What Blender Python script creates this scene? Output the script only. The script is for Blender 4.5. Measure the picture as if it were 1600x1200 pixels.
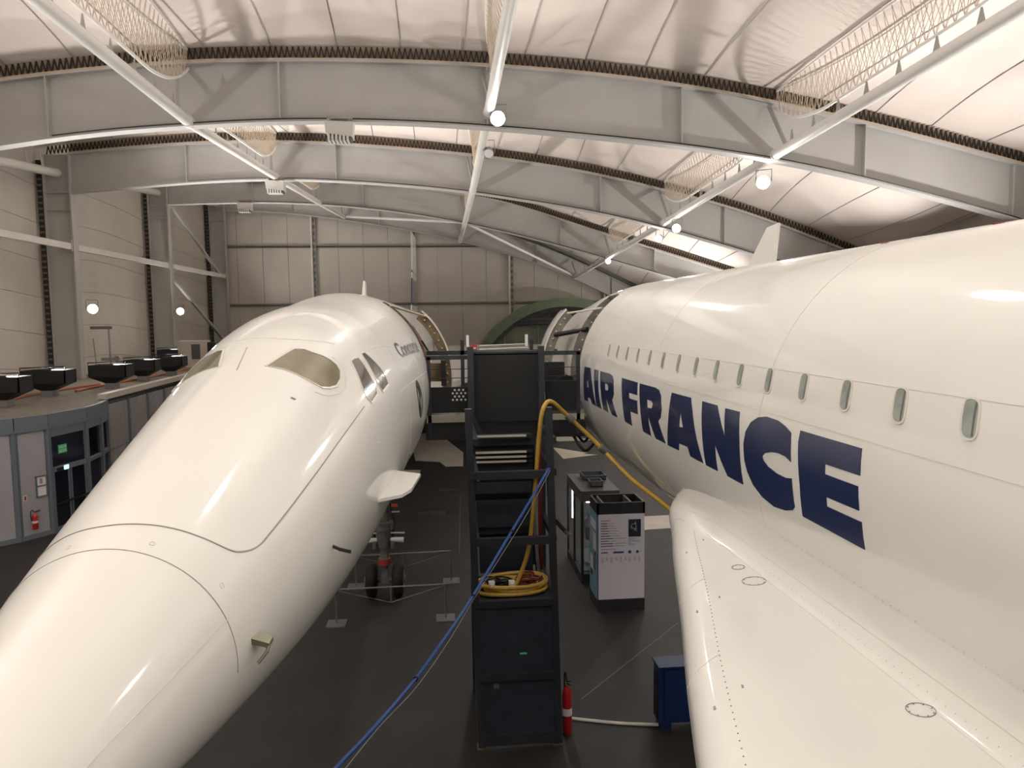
import bpy, bmesh, math, random
from mathutils import Vector, Matrix, geometry
random.seed(7)
for o in list(bpy.data.objects):
    bpy.data.objects.remove(o, do_unlink=True)
scene = bpy.context.scene
COL = scene.collection
PI = math.pi
sin, cos = math.sin, math.cos

# ------------------------------------------------------------------ camera
CAM_Z = 6.4
FPX, VPX, VPY, ROLL = 1180.0, 690.0, 497.0, 0.02
cam_d = Vector(((VPX - 800) / FPX, -(VPY - 600) / FPX, -1)).normalized()
cam_up = Vector((-ROLL, 1, 0)); cam_up = (cam_up - cam_d * cam_up.dot(cam_d)).normalized()
cam_x = cam_d.cross(cam_up)
cd = bpy.data.cameras.new('camera'); cam = bpy.data.objects.new('camera', cd); COL.objects.link(cam)
cd.sensor_width = 36; cd.lens = FPX / 1600 * 36; cd.clip_start = .05; cd.clip_end = 300
w2c = Matrix((cam_x, cam_d, cam_up)).transposed()
cam.matrix_world = Matrix.Translation((0, 0, CAM_Z)) @ w2c.transposed().to_4x4()
scene.camera = cam

# ------------------------------------------------------------------ world and exposure
world = bpy.data.worlds.new('world'); scene.world = world; world.use_nodes = True
world.node_tree.nodes['Background'].inputs[0].default_value = (.6, .58, .55, 1)
world.node_tree.nodes['Background'].inputs[1].default_value = .02
scene.view_settings.view_transform = 'Standard'
scene.view_settings.look = 'None'
scene.view_settings.exposure = 0.36
scene.view_settings.gamma = 1
scene.view_settings.use_curve_mapping = False
WARM = (1, .955, .91); NEUT = (1, .967, .925)
FLOOD_W, UP_W, WALL_W = 225, 1150, 130

# ------------------------------------------------------------------ materials
def mat(name, col, rough=.6, metal=0, var=.0, scale=3.0, bump=0.0, bscale=30.0, coat=0.0, emit=None, estr=0, detail=3, trans=0, alpha=1):
    m = bpy.data.materials.new(name); m.use_nodes = True
    nt = m.node_tree; b = nt.nodes['Principled BSDF']
    b.inputs['Base Color'].default_value = (*col, 1); b.inputs['Roughness'].default_value = rough
    b.inputs['Metallic'].default_value = metal; b.inputs['Coat Weight'].default_value = coat
    b.inputs['Coat Roughness'].default_value = .06
    b.inputs['Transmission Weight'].default_value = trans; b.inputs['Alpha'].default_value = alpha
    if emit: b.inputs['Emission Color'].default_value = (*emit, 1); b.inputs['Emission Strength'].default_value = estr
    if var or bump:
        tc = nt.nodes.new('ShaderNodeTexCoord')
    if var:
        n = nt.nodes.new('ShaderNodeTexNoise'); n.inputs['Scale'].default_value = scale; n.inputs['Detail'].default_value = detail
        nt.links.new(tc.outputs['Object'], n.inputs['Vector'])
        r = nt.nodes.new('ShaderNodeMix'); r.data_type = 'RGBA'
        r.inputs[6].default_value = (*[max(0, c * (1 - var)) for c in col], 1); r.inputs[7].default_value = (*[min(1, c * (1 + var)) for c in col], 1)
        mr = nt.nodes.new('ShaderNodeMapRange'); mr.inputs[1].default_value = .3; mr.inputs[2].default_value = .7
        nt.links.new(n.outputs['Fac'], mr.inputs[0]); nt.links.new(mr.outputs[0], r.inputs[0])
        nt.links.new(r.outputs[2], b.inputs['Base Color'])
    if bump:
        n2 = nt.nodes.new('ShaderNodeTexNoise'); n2.inputs['Scale'].default_value = bscale
        nt.links.new(tc.outputs['Object'], n2.inputs['Vector'])
        bp = nt.nodes.new('ShaderNodeBump'); bp.inputs['Strength'].default_value = bump; bp.inputs['Distance'].default_value = .02
        nt.links.new(n2.outputs['Fac'], bp.inputs['Height']); nt.links.new(bp.outputs['Normal'], b.inputs['Normal'])
    return m
M = dict(
    paint=mat('aircraft_white_paint', (.735, .738, .705), .48, var=.03, scale=.6, bump=.05, bscale=1.8, coat=.75),
    paint_line=mat('panel_joint_grey', (.30, .28, .25), .6),
    paint_faint=mat('panel_joint_faint', (.645, .64, .605), .45),
    navy=mat('navy_lettering', (.007, .018, .078), .3, coat=.5, var=.06, scale=2),
    black_print=mat('black_print', (.02, .02, .022), .4),
    visor=mat('amber_visor_glass', (.20, .175, .105), .14, coat=.6, var=.22, scale=1.6),
    cockpit_glass=mat('dark_cockpit_glass', (.10, .095, .08), .1, coat=.7, var=.3, scale=3),
    cabin_glass=mat('grey_green_cabin_glass', (.30, .34, .31), .25, coat=.5, var=.2, scale=8),
    cabin_reflection=mat('cabin_window_reflection', (.12, .13, .12), .4),
    rim=mat('window_rim', (.62, .61, .57), .4),
    jamb=mat('brown_door_jamb', (.17, .125, .07), .6, var=.35, scale=6),
    jamb_grey=mat('grey_door_jamb', (.21, .20, .18), .55, var=.3, scale=6),
    bolt=mat('bright_bolt', (.6, .55, .45), .35, .7),
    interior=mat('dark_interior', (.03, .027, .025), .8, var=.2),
    pink=mat('dull_pink_patch', (.50, .26, .22), .6, var=.1),
    girder=mat('light_grey_girder_paint', (.47, .465, .45), .55, var=.06, scale=.5),
    tube=mat('pale_tube_paint', (.72, .70, .66), .4, var=.05, scale=.7),
    membrane=mat('cream_roof_membrane', (.76, .675, .615), .85, var=.07, scale=.35, detail=5),
    seam=mat('grey_membrane_seam', (.46, .43, .41), .8),
    lacing=mat('dark_lacing', (.035, .028, .02), .8),
    cord=mat('tan_lacing_cord', (.52, .43, .33), .8),
    cable_white=mat('white_edge_cable', (.78, .76, .72), .5),
    wallfab=mat('grey_beige_wall_membrane', (.60, .56, .50), .85, var=.06, scale=.4, detail=5),
    panel=mat('taupe_wall_panel', (.56, .52, .46), .75, var=.05, scale=.5),
    post=mat('grey_steel_post', (.34, .33, .31), .5, var=.05),
    post_dark=mat('dark_steel_edge', (.14, .135, .13), .6),
    floor=mat('charcoal_floor', (.019, .0175, .017), .6, var=.35, scale=.8, bump=.1, bscale=60, detail=6),
    floor_pale=mat('pale_floor_patch', (.52, .49, .43), .6, var=.1, scale=1.5),
    green=mat('green_arch_frame', (.17, .225, .14), .5, var=.08),
    slate=mat('slate_grey_cladding', (.075, .08, .078), .5, var=.35, scale=2.5, detail=6),
    green_glass=mat('greenish_glazing', (.20, .21, .15), .25, var=.35, scale=.5, coat=.3),
    teal_glass=mat('teal_glazing', (.14, .20, .18), .25, var=.25, scale=.5, coat=.3),
    steel_dark=mat('blue_black_steel', (.028, .034, .043), .45, .1, var=.15, scale=4),
    mesh_black=mat('black_mesh_cloth', (.010, .011, .012), .75, var=.1, scale=60),
    riser=mat('dark_blue_panel', (.025, .034, .050), .5, var=.15, scale=5),
    nosing=mat('cream_nosing', (.62, .59, .50), .5),
    deck=mat('beige_deck_edge', (.34, .32, .26), .7),
    hose=mat('yellow_hose', (.52, .33, .055), .45, var=.1, scale=20),
    blue_cable=mat('blue_cable', (.035, .12, .42), .45),
    grey_wire=mat('grey_wire', (.35, .36, .38), .5),
    red_cable=mat('dark_red_cable', (.16, .02, .02), .5),
    black_cable=mat('black_cable', (.015, .015, .015), .5),
    orange_cable=mat('orange_cable', (.45, .13, .05), .6),
    red=mat('extinguisher_red', (.50, .015, .02), .3, coat=.4),
    black=mat('black_plastic', (.014, .014, .015), .5, var=.2, scale=5),
    rubber=mat('tyre_rubber', (.007, .007, .007), .7, var=.25, scale=8, bump=.2, bscale=40),
    gear=mat('landing_gear_grey', (.16, .16, .15), .45, .3, var=.3, scale=6),
    gear_white=mat('gear_lamp_white', (.7, .7, .7), .35),
    redband=mat('red_band', (.36, .035, .03), .5),
    orange=mat('orange_tag', (.75, .15, .05), .5),
    barrier=mat('barrier_grey_tube', (.22, .23, .24), .4, .5),
    white_print=mat('white_poster', (.84, .84, .95), .5),
    sky_print=mat('pale_blue_poster', (.20, .42, .58), .5, var=.15, scale=4),
    print_grey=mat('grey_print', (.16, .16, .22), .6),
    print_red=mat('dull_red_print', (.50, .25, .30), .6),
    print_light=mat('faint_grey_print', (.46, .46, .54), .6),
    logo_blue=mat('logo_navy', (.03, .05, .22), .5),
    photo_dark=mat('eclipse_photo', (.02, .025, .05), .5, var=.5, scale=6),
    photo_ray=mat('eclipse_rays', (.38, .44, .56), .5, var=.3, scale=12),
    kiosk_dark=mat('kiosk_charcoal', (.028, .030, .036), .5, var=.15, scale=6),
    kiosk_well=mat('kiosk_beige_well', (.20, .19, .15), .6, var=.1),
    case_top=mat('case_grey_top', (.10, .092, .098), .5, var=.15),
    glass=mat('clear_glass', (.85, .9, .92), .03, trans=.95),
    tray=mat('blue_grey_tray', (.11, .13, .16), .5),
    lamp_tube=mat('white_lamp_tube', (1, 1, 1), .5, emit=(.85, .93, 1), estr=7),
    flood=mat('lit_flood_lens', (1, 1, 1), .4, emit=(1, .94, .82), estr=60),
    flood_cool=mat('lit_lens', (1, 1, 1), .4, emit=(1, .93, .8), estr=45),
    housing=mat('lamp_housing_grey', (.30, .30, .30), .4, .4),
    blue_box=mat('blue_cabinet_paint', (.008, .028, .12), .5, var=.12, scale=5),
    booth=mat('booth_grey_panel', (.40, .40, .43), .6, var=.06, scale=1.2),
    booth_frame=mat('booth_blue_grey_frame', (.16, .19, .23), .5),
    booth_roof=mat('booth_roof_felt', (.20, .18, .155), .85, var=.2, scale=4, detail=6),
    booth_glass=mat('dark_door_glass', (.010, .011, .025), .08, coat=.5, var=.4, scale=1.5),
    partition=mat('partition_grey', (.34, .33, .345), .6, var=.05, scale=1),
    ledge=mat('ledge_cream', (.52, .49, .43), .5),
    sign_green=mat('green_exit_sign', (.06, .30, .14), .5, emit=(.1, .6, .28), estr=.12),
    sign_white=mat('sign_white', (.8, .8, .8), .5),
    sign_lit=mat('lit_exit_lamp', (.6, .9, .8), .5, emit=(.5, .95, .8), estr=1.0),
    heater=mat('heater_pale_case', (.62, .61, .57), .45),
    grille=mat('dark_grille', (.10, .10, .10), .5),
    blue_led=mat('blue_light_strip', (.02, .02, .8), .5, emit=(.05, .05, 1), estr=4),
    probe=mat('olive_metal', (.20, .19, .13), .4, .5),
)

# ------------------------------------------------------------------ mesh helpers
ORG = {}
class MB:
    def __init__(self): self.v = []; self.f = []
    def box(self, a, b):
        x0, y0, z0 = a; x1, y1, z1 = b; n = len(self.v)
        self.v += [(x0,y0,z0),(x1,y0,z0),(x1,y1,z0),(x0,y1,z0),(x0,y0,z1),(x1,y0,z1),(x1,y1,z1),(x0,y1,z1)]
        self.f += [tuple(n+i for i in q) for q in ((3,2,1,0),(4,5,6,7),(0,1,5,4),(1,2,6,5),(2,3,7,6),(3,0,4,7))]
        return self
    def hexa(self, p):
        n = len(self.v); self.v += [tuple(q) for q in p]
        self.f += [tuple(n+i for i in q) for q in ((3,2,1,0),(4,5,6,7),(0,1,5,4),(1,2,6,5),(2,3,7,6),(3,0,4,7))]
        return self
    def bar(self, p, q, w, h, up=(0,0,1)):
        p, q, up = Vector(p), Vector(q), Vector(up); d = (q-p).normalized()
        s = d.cross(up)
        if s.length < 1e-4: s = d.cross(Vector((0,1,0)))
        s = s.normalized(); u = s.cross(d).normalized(); s *= w/2; u *= h/2
        return self.hexa([p-s-u, p+s-u, q+s-u, q-s-u, p-s+u, p+s+u, q+s+u, q-s+u])
    def tube(self, pts, r, n=8, cap=True):
        pts = [Vector(p) for p in pts]; k = len(pts); base = len(self.v)
        rs = r if isinstance(r, (list, tuple)) else [r]*k
        prev = None
        for i, p in enumerate(pts):
            d = (pts[min(i+1,k-1)] - pts[max(i-1,0)]).normalized()
            if prev is None:
                u = d.cross(Vector((0,0,1)))
                if u.length < .05: u = d.cross(Vector((1,0,0)))
                u.normalize()
            else:
                u = (prev - d*prev.dot(d)).normalized()
            prev = u; w = d.cross(u)
            for j in range(n):
                a = 2*PI*j/n; self.v.append(tuple(p + (u*cos(a)+w*sin(a))*rs[i]))
        for i in range(k-1):
            for j in range(n):
                a = base+i*n+j; b = base+i*n+(j+1)%n
                self.f.append((a, b, b+n, a+n))
        if cap:
            self.f.append(tuple(base+j for j in range(n-1,-1,-1))); self.f.append(tuple(base+(k-1)*n+j for j in range(n)))
        return self
    def lathe(self, c, axis, prof, n=20):
        ax = Vector(axis).normalized(); u = ax.orthogonal().normalized(); w = ax.cross(u); c = Vector(c); base = len(self.v)
        for h, r in prof:
            for j in range(n):
                a = 2*PI*j/n; self.v.append(tuple(c + ax*h + (u*cos(a)+w*sin(a))*r))
        for i in range(len(prof)-1):
            for j in range(n):
                a = base+i*n+j; b = base+i*n+(j+1)%n; self.f.append((a, b, b+n, a+n))
        self.f.append(tuple(base+j for j in range(n-1,-1,-1))); self.f.append(tuple(base+(len(prof)-1)*n+j for j in range(n)))
        return self
    def grid(self, fn, nu, nv, keep=None, wrap=False):
        base = len(self.v)
        for i in range(nu+1):
            for j in range(nv if wrap else nv+1): self.v.append(tuple(fn(i/nu, j/nv)))
        row = nv if wrap else nv+1
        for i in range(nu):
            for j in range(nv):
                if keep and not keep((i+.5)/nu, (j+.5)/nv): continue
                a = base+i*row+j; b = base+i*row+(j+1)%row
                self.f.append((a, b, b+row, a+row))
        return self
    def slab(self, fn, nu, nv, off):        # a sheet with thickness: fn(u,v) -> point, off = vector
        off = Vector(off); a = len(self.v)
        self.grid(fn, nu, nv); n = len(self.v)-a
        b = len(self.v); self.v += [tuple(Vector(q)+off) for q in self.v[a:a+n]]
        row = nv+1
        for i in range(nu):
            for j in range(nv):
                p = b+i*row+j; self.f.append((p, p+row, p+row+1, p+1))
        ring = [i*row for i in range(nu)] + [nu*row+j for j in range(nv)] + [i*row+nv for i in range(nu,0,-1)] + [j for j in range(nv,0,-1)]
        for i, q in enumerate(ring):
            r = ring[(i+1) % len(ring)]; self.f.append((a+q, a+r, b+r, b+q))
        return self
    def prism(self, poly, off):             # planar polygon extruded by a vector
        n = len(self.v); k = len(poly); off = Vector(off)
        self.v += [tuple(p) for p in poly] + [tuple(Vector(p)+off) for p in poly]
        self.f += [tuple(range(n+k-1, n-1, -1)), tuple(range(n+k, n+2*k))]
        self.f += [(n+i, n+(i+1)%k, n+k+(i+1)%k, n+k+i) for i in range(k)]
        return self
    def build(self, name, material, parent=None, smooth=False, loc=None):
        org = Vector(loc) if loc else (ORG[parent.name] if parent else Vector((0,0,0)))
        me = bpy.data.meshes.new(name)
        me.from_pydata([tuple(Vector(p)-org) for p in self.v], [], self.f)
        bm = bmesh.new(); bm.from_mesh(me); bmesh.ops.recalc_face_normals(bm, faces=bm.faces); bm.to_mesh(me); bm.free()
        me.materials.append(M[material] if isinstance(material, str) else material)
        if smooth:
            for p in me.polygons: p.use_smooth = True
            try: me.set_sharp_from_angle(angle=math.radians(40))
            except Exception: pass
        o = bpy.data.objects.new(name, me); COL.objects.link(o); ORG[o.name] = org
        if parent: o.parent = parent
        else: o.location = org
        if parent and loc: o.location = org - ORG[parent.name]
        return o
def tag(o, label, cat, group=None):
    o['label'] = label; o['category'] = cat
    if group: o['group'] = group
    return o
def thing(name, label, cat, loc, group=None):
    o = bpy.data.objects.new(name, None); COL.objects.link(o); o.location = loc; o.empty_display_size = .2
    ORG[o.name] = Vector(loc); return tag(o, label, cat, group)
def struct(o, label=None, cat=None):
    o['kind'] = 'structure'
    if label: o['label'] = label
    if cat: o['category'] = cat
    return o
def stuff(o): o['kind'] = 'stuff'; return o
def share(src, parent, loc, name=None):      # copy of a part at another place of the same parent
    c = src.copy(); COL.objects.link(c); c.parent = parent; c.location = loc; ORG[c.name] = ORG[src.name]; return c
def lamp(name, kind, loc, power, color=NEUT, size=.3, target=None, angle=None, blend=.5, parent=None):
    l = bpy.data.lights.new(name, kind); l.energy = power; l.color = color
    if kind == 'AREA': l.shape = 'DISK'; l.size = size; l.spread = math.radians(112)
    else: l.shadow_soft_size = size
    if kind == 'SPOT': l.spot_size = math.radians(angle); l.spot_blend = blend
    o = bpy.data.objects.new(name, l); COL.objects.link(o); loc = Vector(loc)
    if target is not None: o.rotation_euler = (Vector(target)-loc).to_track_quat('-Z', 'Y').to_euler()
    o.location = loc - (ORG[parent.name] if parent else Vector((0,0,0)))
    if parent: o.parent = parent
    return o
def spline(xs, ys):
    n = len(xs); h = [xs[i+1]-xs[i] for i in range(n-1)]
    a = [[0.0]*n for _ in range(n)]; b = [0.0]*n; a[0][0] = a[-1][-1] = 1
    for i in range(1, n-1):
        a[i][i-1] = h[i-1]; a[i][i] = 2*(h[i-1]+h[i]); a[i][i+1] = h[i]
        b[i] = 6*((ys[i+1]-ys[i])/h[i]-(ys[i]-ys[i-1])/h[i-1])
    for i in range(1, n):
        w = a[i][i-1]/a[i-1][i-1]
        for j in range(n): a[i][j] -= w*a[i-1][j]
        b[i] -= w*b[i-1]
    m = [0.0]*n
    for i in range(n-1, -1, -1): m[i] = (b[i]-sum(a[i][j]*m[j] for j in range(i+1, n)))/a[i][i]
    def f(x):
        if x <= xs[0]: i = 0; t = 0; x0 = xs[0]; s = (ys[1]-ys[0])/h[0]-h[0]*(2*m[0]+m[1])/6; return ys[0]+s*(x-x0)
        if x >= xs[-1]: s = (ys[-1]-ys[-2])/h[-1]+h[-1]*(m[-2]+2*m[-1])/6; return ys[-1]+s*(x-xs[-1])
        i = max(j for j in range(n-1) if xs[j] <= x); t = x-xs[i]
        return ys[i]+t*((ys[i+1]-ys[i])/h[i]-h[i]*(2*m[i]+m[i+1])/6)+m[i]/2*t*t+(m[i+1]-m[i])/(6*h[i])*t**3
    return f
def smooth_path(pts, k=6):
    pts = [Vector(p) for p in pts]; out = []
    for i in range(len(pts)-1):
        p0, p1, p2, p3 = pts[max(i-1,0)], pts[i], pts[i+1], pts[min(i+2,len(pts)-1)]
        for j in range(k):
            t = j/k; out.append(.5*((2*p1)+(p2-p0)*t+(2*p0-5*p1+4*p2-p3)*t*t+(3*p1-p0-3*p2+p3)*t**3))
    out.append(pts[-1]); return out
def inside(pt, poly):
    x, y = pt; r = False; n = len(poly)
    for i in range(n):
        x1, y1 = poly[i]; x2, y2 = poly[(i+1) % n]
        if (y1 > y) != (y2 > y) and x < (x2-x1)*(y-y1)/(y2-y1)+x1: r = not r
    return r
def decal(outer, holes, surf, du, dv, off, depth):
    """a patch that follows surf(u,v,offset); outline in (u,v), its own thin edge all round"""
    loops = [outer] + list(holes or [])
    def dens(l):
        o = []
        for i, (a, b) in enumerate(l):
            c, d = l[(i+1) % len(l)]; k = max(1, int(math.ceil(max(abs(c-a)/du, abs(d-b)/dv))))
            o += [(a+(c-a)*j/k, b+(d-b)*j/k) for j in range(k)]
        return o
    loops = [dens(l) for l in loops]
    vs, es = [], []
    for l in loops:
        n = len(vs); vs += l; es += [(n+i, n+(i+1) % len(l)) for i in range(len(l))]
    us = [p[0] for p in outer]; ws = [p[1] for p in outer]
    u = min(us)+du/2
    isin = lambda p: inside(p, loops[0]) and not any(inside(p, h) for h in loops[1:])
    while u < max(us):
        w = min(ws)+dv/2
        while w < max(ws):
            if isin((u, w)): vs.append((u, w))
            w += dv
        u += du
    # scale to comparable units for the triangulation
    r = geometry.delaunay_2d_cdt([Vector((a/du, b/dv)) for a, b in vs], es, [], 0, 1e-5)
    ov, of = [(p.x*du, p.y*dv) for p in r[0]], r[2]
    m = MB(); tris = [t for t in of if isin((sum(ov[i][0] for i in t)/3, sum(ov[i][1] for i in t)/3))]
    n = len(ov); m.v = [tuple(surf(a, b, off)) for a, b in ov] + [tuple(surf(a, b, off-depth)) for a, b in ov]
    m.f = [tuple(t) for t in tris]; cnt = {}
    for t in tris:
        for i in range(3):
            e = (t[i], t[(i+1) % 3]); cnt[e] = 1
    for (a, b) in cnt:
        if (b, a) not in cnt: m.f.append((a, b, b+n, a+n))
    return m
def strip(path, surf, width, off, depth=.004, closed=False):
    """a narrow joint line that follows surf along a (u,v) path, width in metres"""
    pts = [surf(u, v, off) for u, v in path]; k = len(pts); m = MB()
    for i in range(k):
        a = pts[(i-1) % k] if closed else pts[max(i-1, 0)]; b = pts[(i+1) % k] if closed else pts[min(i+1, k-1)]
        u, v = path[i]; nrm = (surf(u, v, off+.05)-surf(u, v, off)).normalized()
        s = (b-a).normalized().cross(nrm)*width/2
        m.v += [tuple(pts[i]-s), tuple(pts[i]+s), tuple(pts[i]+s-nrm*depth), tuple(pts[i]-s-nrm*depth)]
    for i in range(k if closed else k-1):
        j = (i+1) % k
        for q in range(4): m.f.append((4*i+q, 4*i+(q+1) % 4, 4*j+(q+1) % 4, 4*j+q))
    if not closed: m.f += [(3,2,1,0), (4*k-4,4*k-3,4*k-2,4*k-1)]
    return m
def dense(path, k=8):
    o = []
    for i in range(len(path)-1):
        (a, b), (c, d) = path[i], path[i+1]
        o += [(a+(c-a)*j/k, b+(d-b)*j/k) for j in range(k)]
    return o+[path[-1]]
def smooth2(path, k=8): return [(p.x, p.y) for p in smooth_path([(a, b, 0) for a, b in path], k)]
def text_mesh(s, size=1.0, bold=0.0):                # flat lettering as 2-D points and triangles
    c = bpy.data.curves.new('lettering', 'FONT'); c.body = s; c.size = size; c.resolution_u = 3; c.offset = bold
    o = bpy.data.objects.new('lettering', c); COL.objects.link(o)
    dg = bpy.context.evaluated_depsgraph_get(); me = bpy.data.meshes.new_from_object(o.evaluated_get(dg))
    bpy.data.objects.remove(o); bpy.data.curves.remove(c)
    v = [(p.co.x, p.co.y) for p in me.vertices]; f = [tuple(p.vertices) for p in me.polygons]; bpy.data.meshes.remove(me)
    return v, f

# ================================================================== THE HALL
XL, XR, YB, YF = -19.4, 24.0, 66.1, -40.0
ARCH_Y = [26.0, 39.2, 52.4, 65.6]
BOT = [
 [(-17.75, 11.35), (-13.88, 12.0), (-11.53, 12.36), (-8.04, 12.7), (-4.89, 12.88), (-2.4, 12.9), (1.52, 12.76), (5.56, 12.46), (8.47, 12.18), (11.8, 11.72), (15.23, 11.05), (20.38, 9.8)],
 [(-17.78, 12.69), (-14.39, 13.0), (-10.57, 13.29), (-7.94, 13.36), (-4.81, 13.28), (-1.16, 13.04), (1.75, 12.74), (3.71, 12.46), (8.37, 11.69), (11.43, 11.0), (15.95, 9.76)],
 [(-17.79, 14.06), (-14.19, 14.17), (-11.5, 14.2), (-7.96, 14.08), (-4.79, 13.82), (1.65, 12.84), (4.94, 12.12), (8.26, 11.28), (11.64, 10.35)],
 [(-17.69, 15.5), (-13.39, 15.33), (-10.68, 15.07), (-6.83, 14.56), (-2.29, 13.8), (1.77, 12.92), (6.16, 11.72), (11.51, 9.7), (15.14, 8.0)]]
TOP = [
 [(-17.75, 13.2), (-13.75, 13.96), (-11.51, 14.27), (-8.25, 14.6), (-4.92, 14.74), (-1.72, 14.77), (1.66, 14.69), (8.34, 14.14), (11.76, 13.6), (15.29, 12.9), (21.03, 11.56)],
 [(-17.82, 14.48), (-14.59, 14.81), (-11.41, 15.05), (-8.03, 15.13), (-4.85, 15.05), (-1.44, 14.83), (1.78, 14.55), (3.74, 14.32), (8.21, 13.6), (11.59, 12.86), (14.87, 12.05), (21.09, 9.91)],
 [(-17.73, 15.3), (-14.14, 15.47), (-11.25, 15.53), (-4.75, 15.35), (1.69, 14.7), (4.96, 14.05), (8.27, 13.05), (11.64, 12.0), (16.21, 10.6)],
 [(x, z+1.6) for x, z in BOT[3]]]
bot = [spline(*zip(*l)) for l in BOT]; top = [spline(*zip(*l)) for l in TOP]
STAT = [-40.0, -26.8, -13.6, -.4, 12.8] + ARCH_Y
N0 = len(STAT)-4
def top_at(i, x):
    return top[i-N0](x) if i >= N0 else top[0](x) + .25
TUBE_X = [-7.95, 1.75, 11.65]
def roof_z(x, y):
    i = max(k for k in range(len(STAT)-1) if STAT[k] <= y + 1e-6); t = (y-STAT[i])/(STAT[i+1]-STAT[i])
    s = sin(PI*(x-TUBE_X[0])/9.8)**2
    if x < TUBE_X[0] - 4.9: s = 1
    return top_at(i, x)*(1-t) + top_at(i+1, x)*t + .50 + 4*t*(1-t)*(-.25 + 1.25*s)

# floor
floor = struct(MB().box((XL-.3, YF, -.2), (XR, YB, 0)).build('floor', 'floor'))
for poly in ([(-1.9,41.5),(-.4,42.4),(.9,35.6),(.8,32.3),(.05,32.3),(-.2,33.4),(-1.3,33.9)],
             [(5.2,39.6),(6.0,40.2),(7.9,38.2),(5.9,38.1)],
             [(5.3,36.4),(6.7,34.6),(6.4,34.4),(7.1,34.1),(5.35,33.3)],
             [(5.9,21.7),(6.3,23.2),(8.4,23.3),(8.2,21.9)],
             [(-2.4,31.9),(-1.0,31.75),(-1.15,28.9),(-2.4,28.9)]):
    MB().prism([(x, y, .004) for x, y in poly], (0, 0, .004)).build('floor_patch', 'floor_pale', floor)  # flat pale pieces laid on the dark floor
for x, y, a, b in ((-.9, 24.3, .9, .5), (-.2, 27.6, .7, .5)):   # flush floor hatches
    MB().box((x, y, 0), (x+a, y+b, .006)).build('floor_hatch', 'kiosk_dark', floor)
for p, q in (((-.5,24.2),(.6,24.0)), ((.35,20.2),(.55,27)), ((-3.5,20.5),(-.2,20.3)), ((2.2,12),(4.8,14.9))):
    MB().bar((*p, .002), (*q, .002), .02, .006).build('floor_joint', 'post_dark', floor)

# roof membrane: one strip per seam bay and arch bay
ceil = bpy.data.objects.new('ceiling', None); COL.objects.link(ceil); ORG['ceiling'] = Vector((0,0,0)); struct(ceil)
xs = [XL-.1]; x = -7.35 - 2.06*5
while x < XR: xs.append(x); x += 2.06
xs.append(XR)
for i in range(len(STAT)-1):
    y0, y1 = STAT[i], STAT[i+1]
    for a, b in zip(xs, xs[1:]):
        MB().grid(lambda u, v: (a+(b-a)*u, y0+(y1-y0)*v, roof_z(a+(b-a)*u, min(y0+(y1-y0)*v, 65.59))), 3, 12).build('roof_panel', 'membrane', ceil, smooth=True)
    if i >= N0-1:
        for a in xs[1:-1]:
            MB().tube([(a, y0+(y1-y0)*k/14, roof_z(a, min(y0+(y1-y0)*k/14, 65.59))-.02) for k in range(15)], .018, 5).build('seam', 'seam', ceil, smooth=True)

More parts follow.
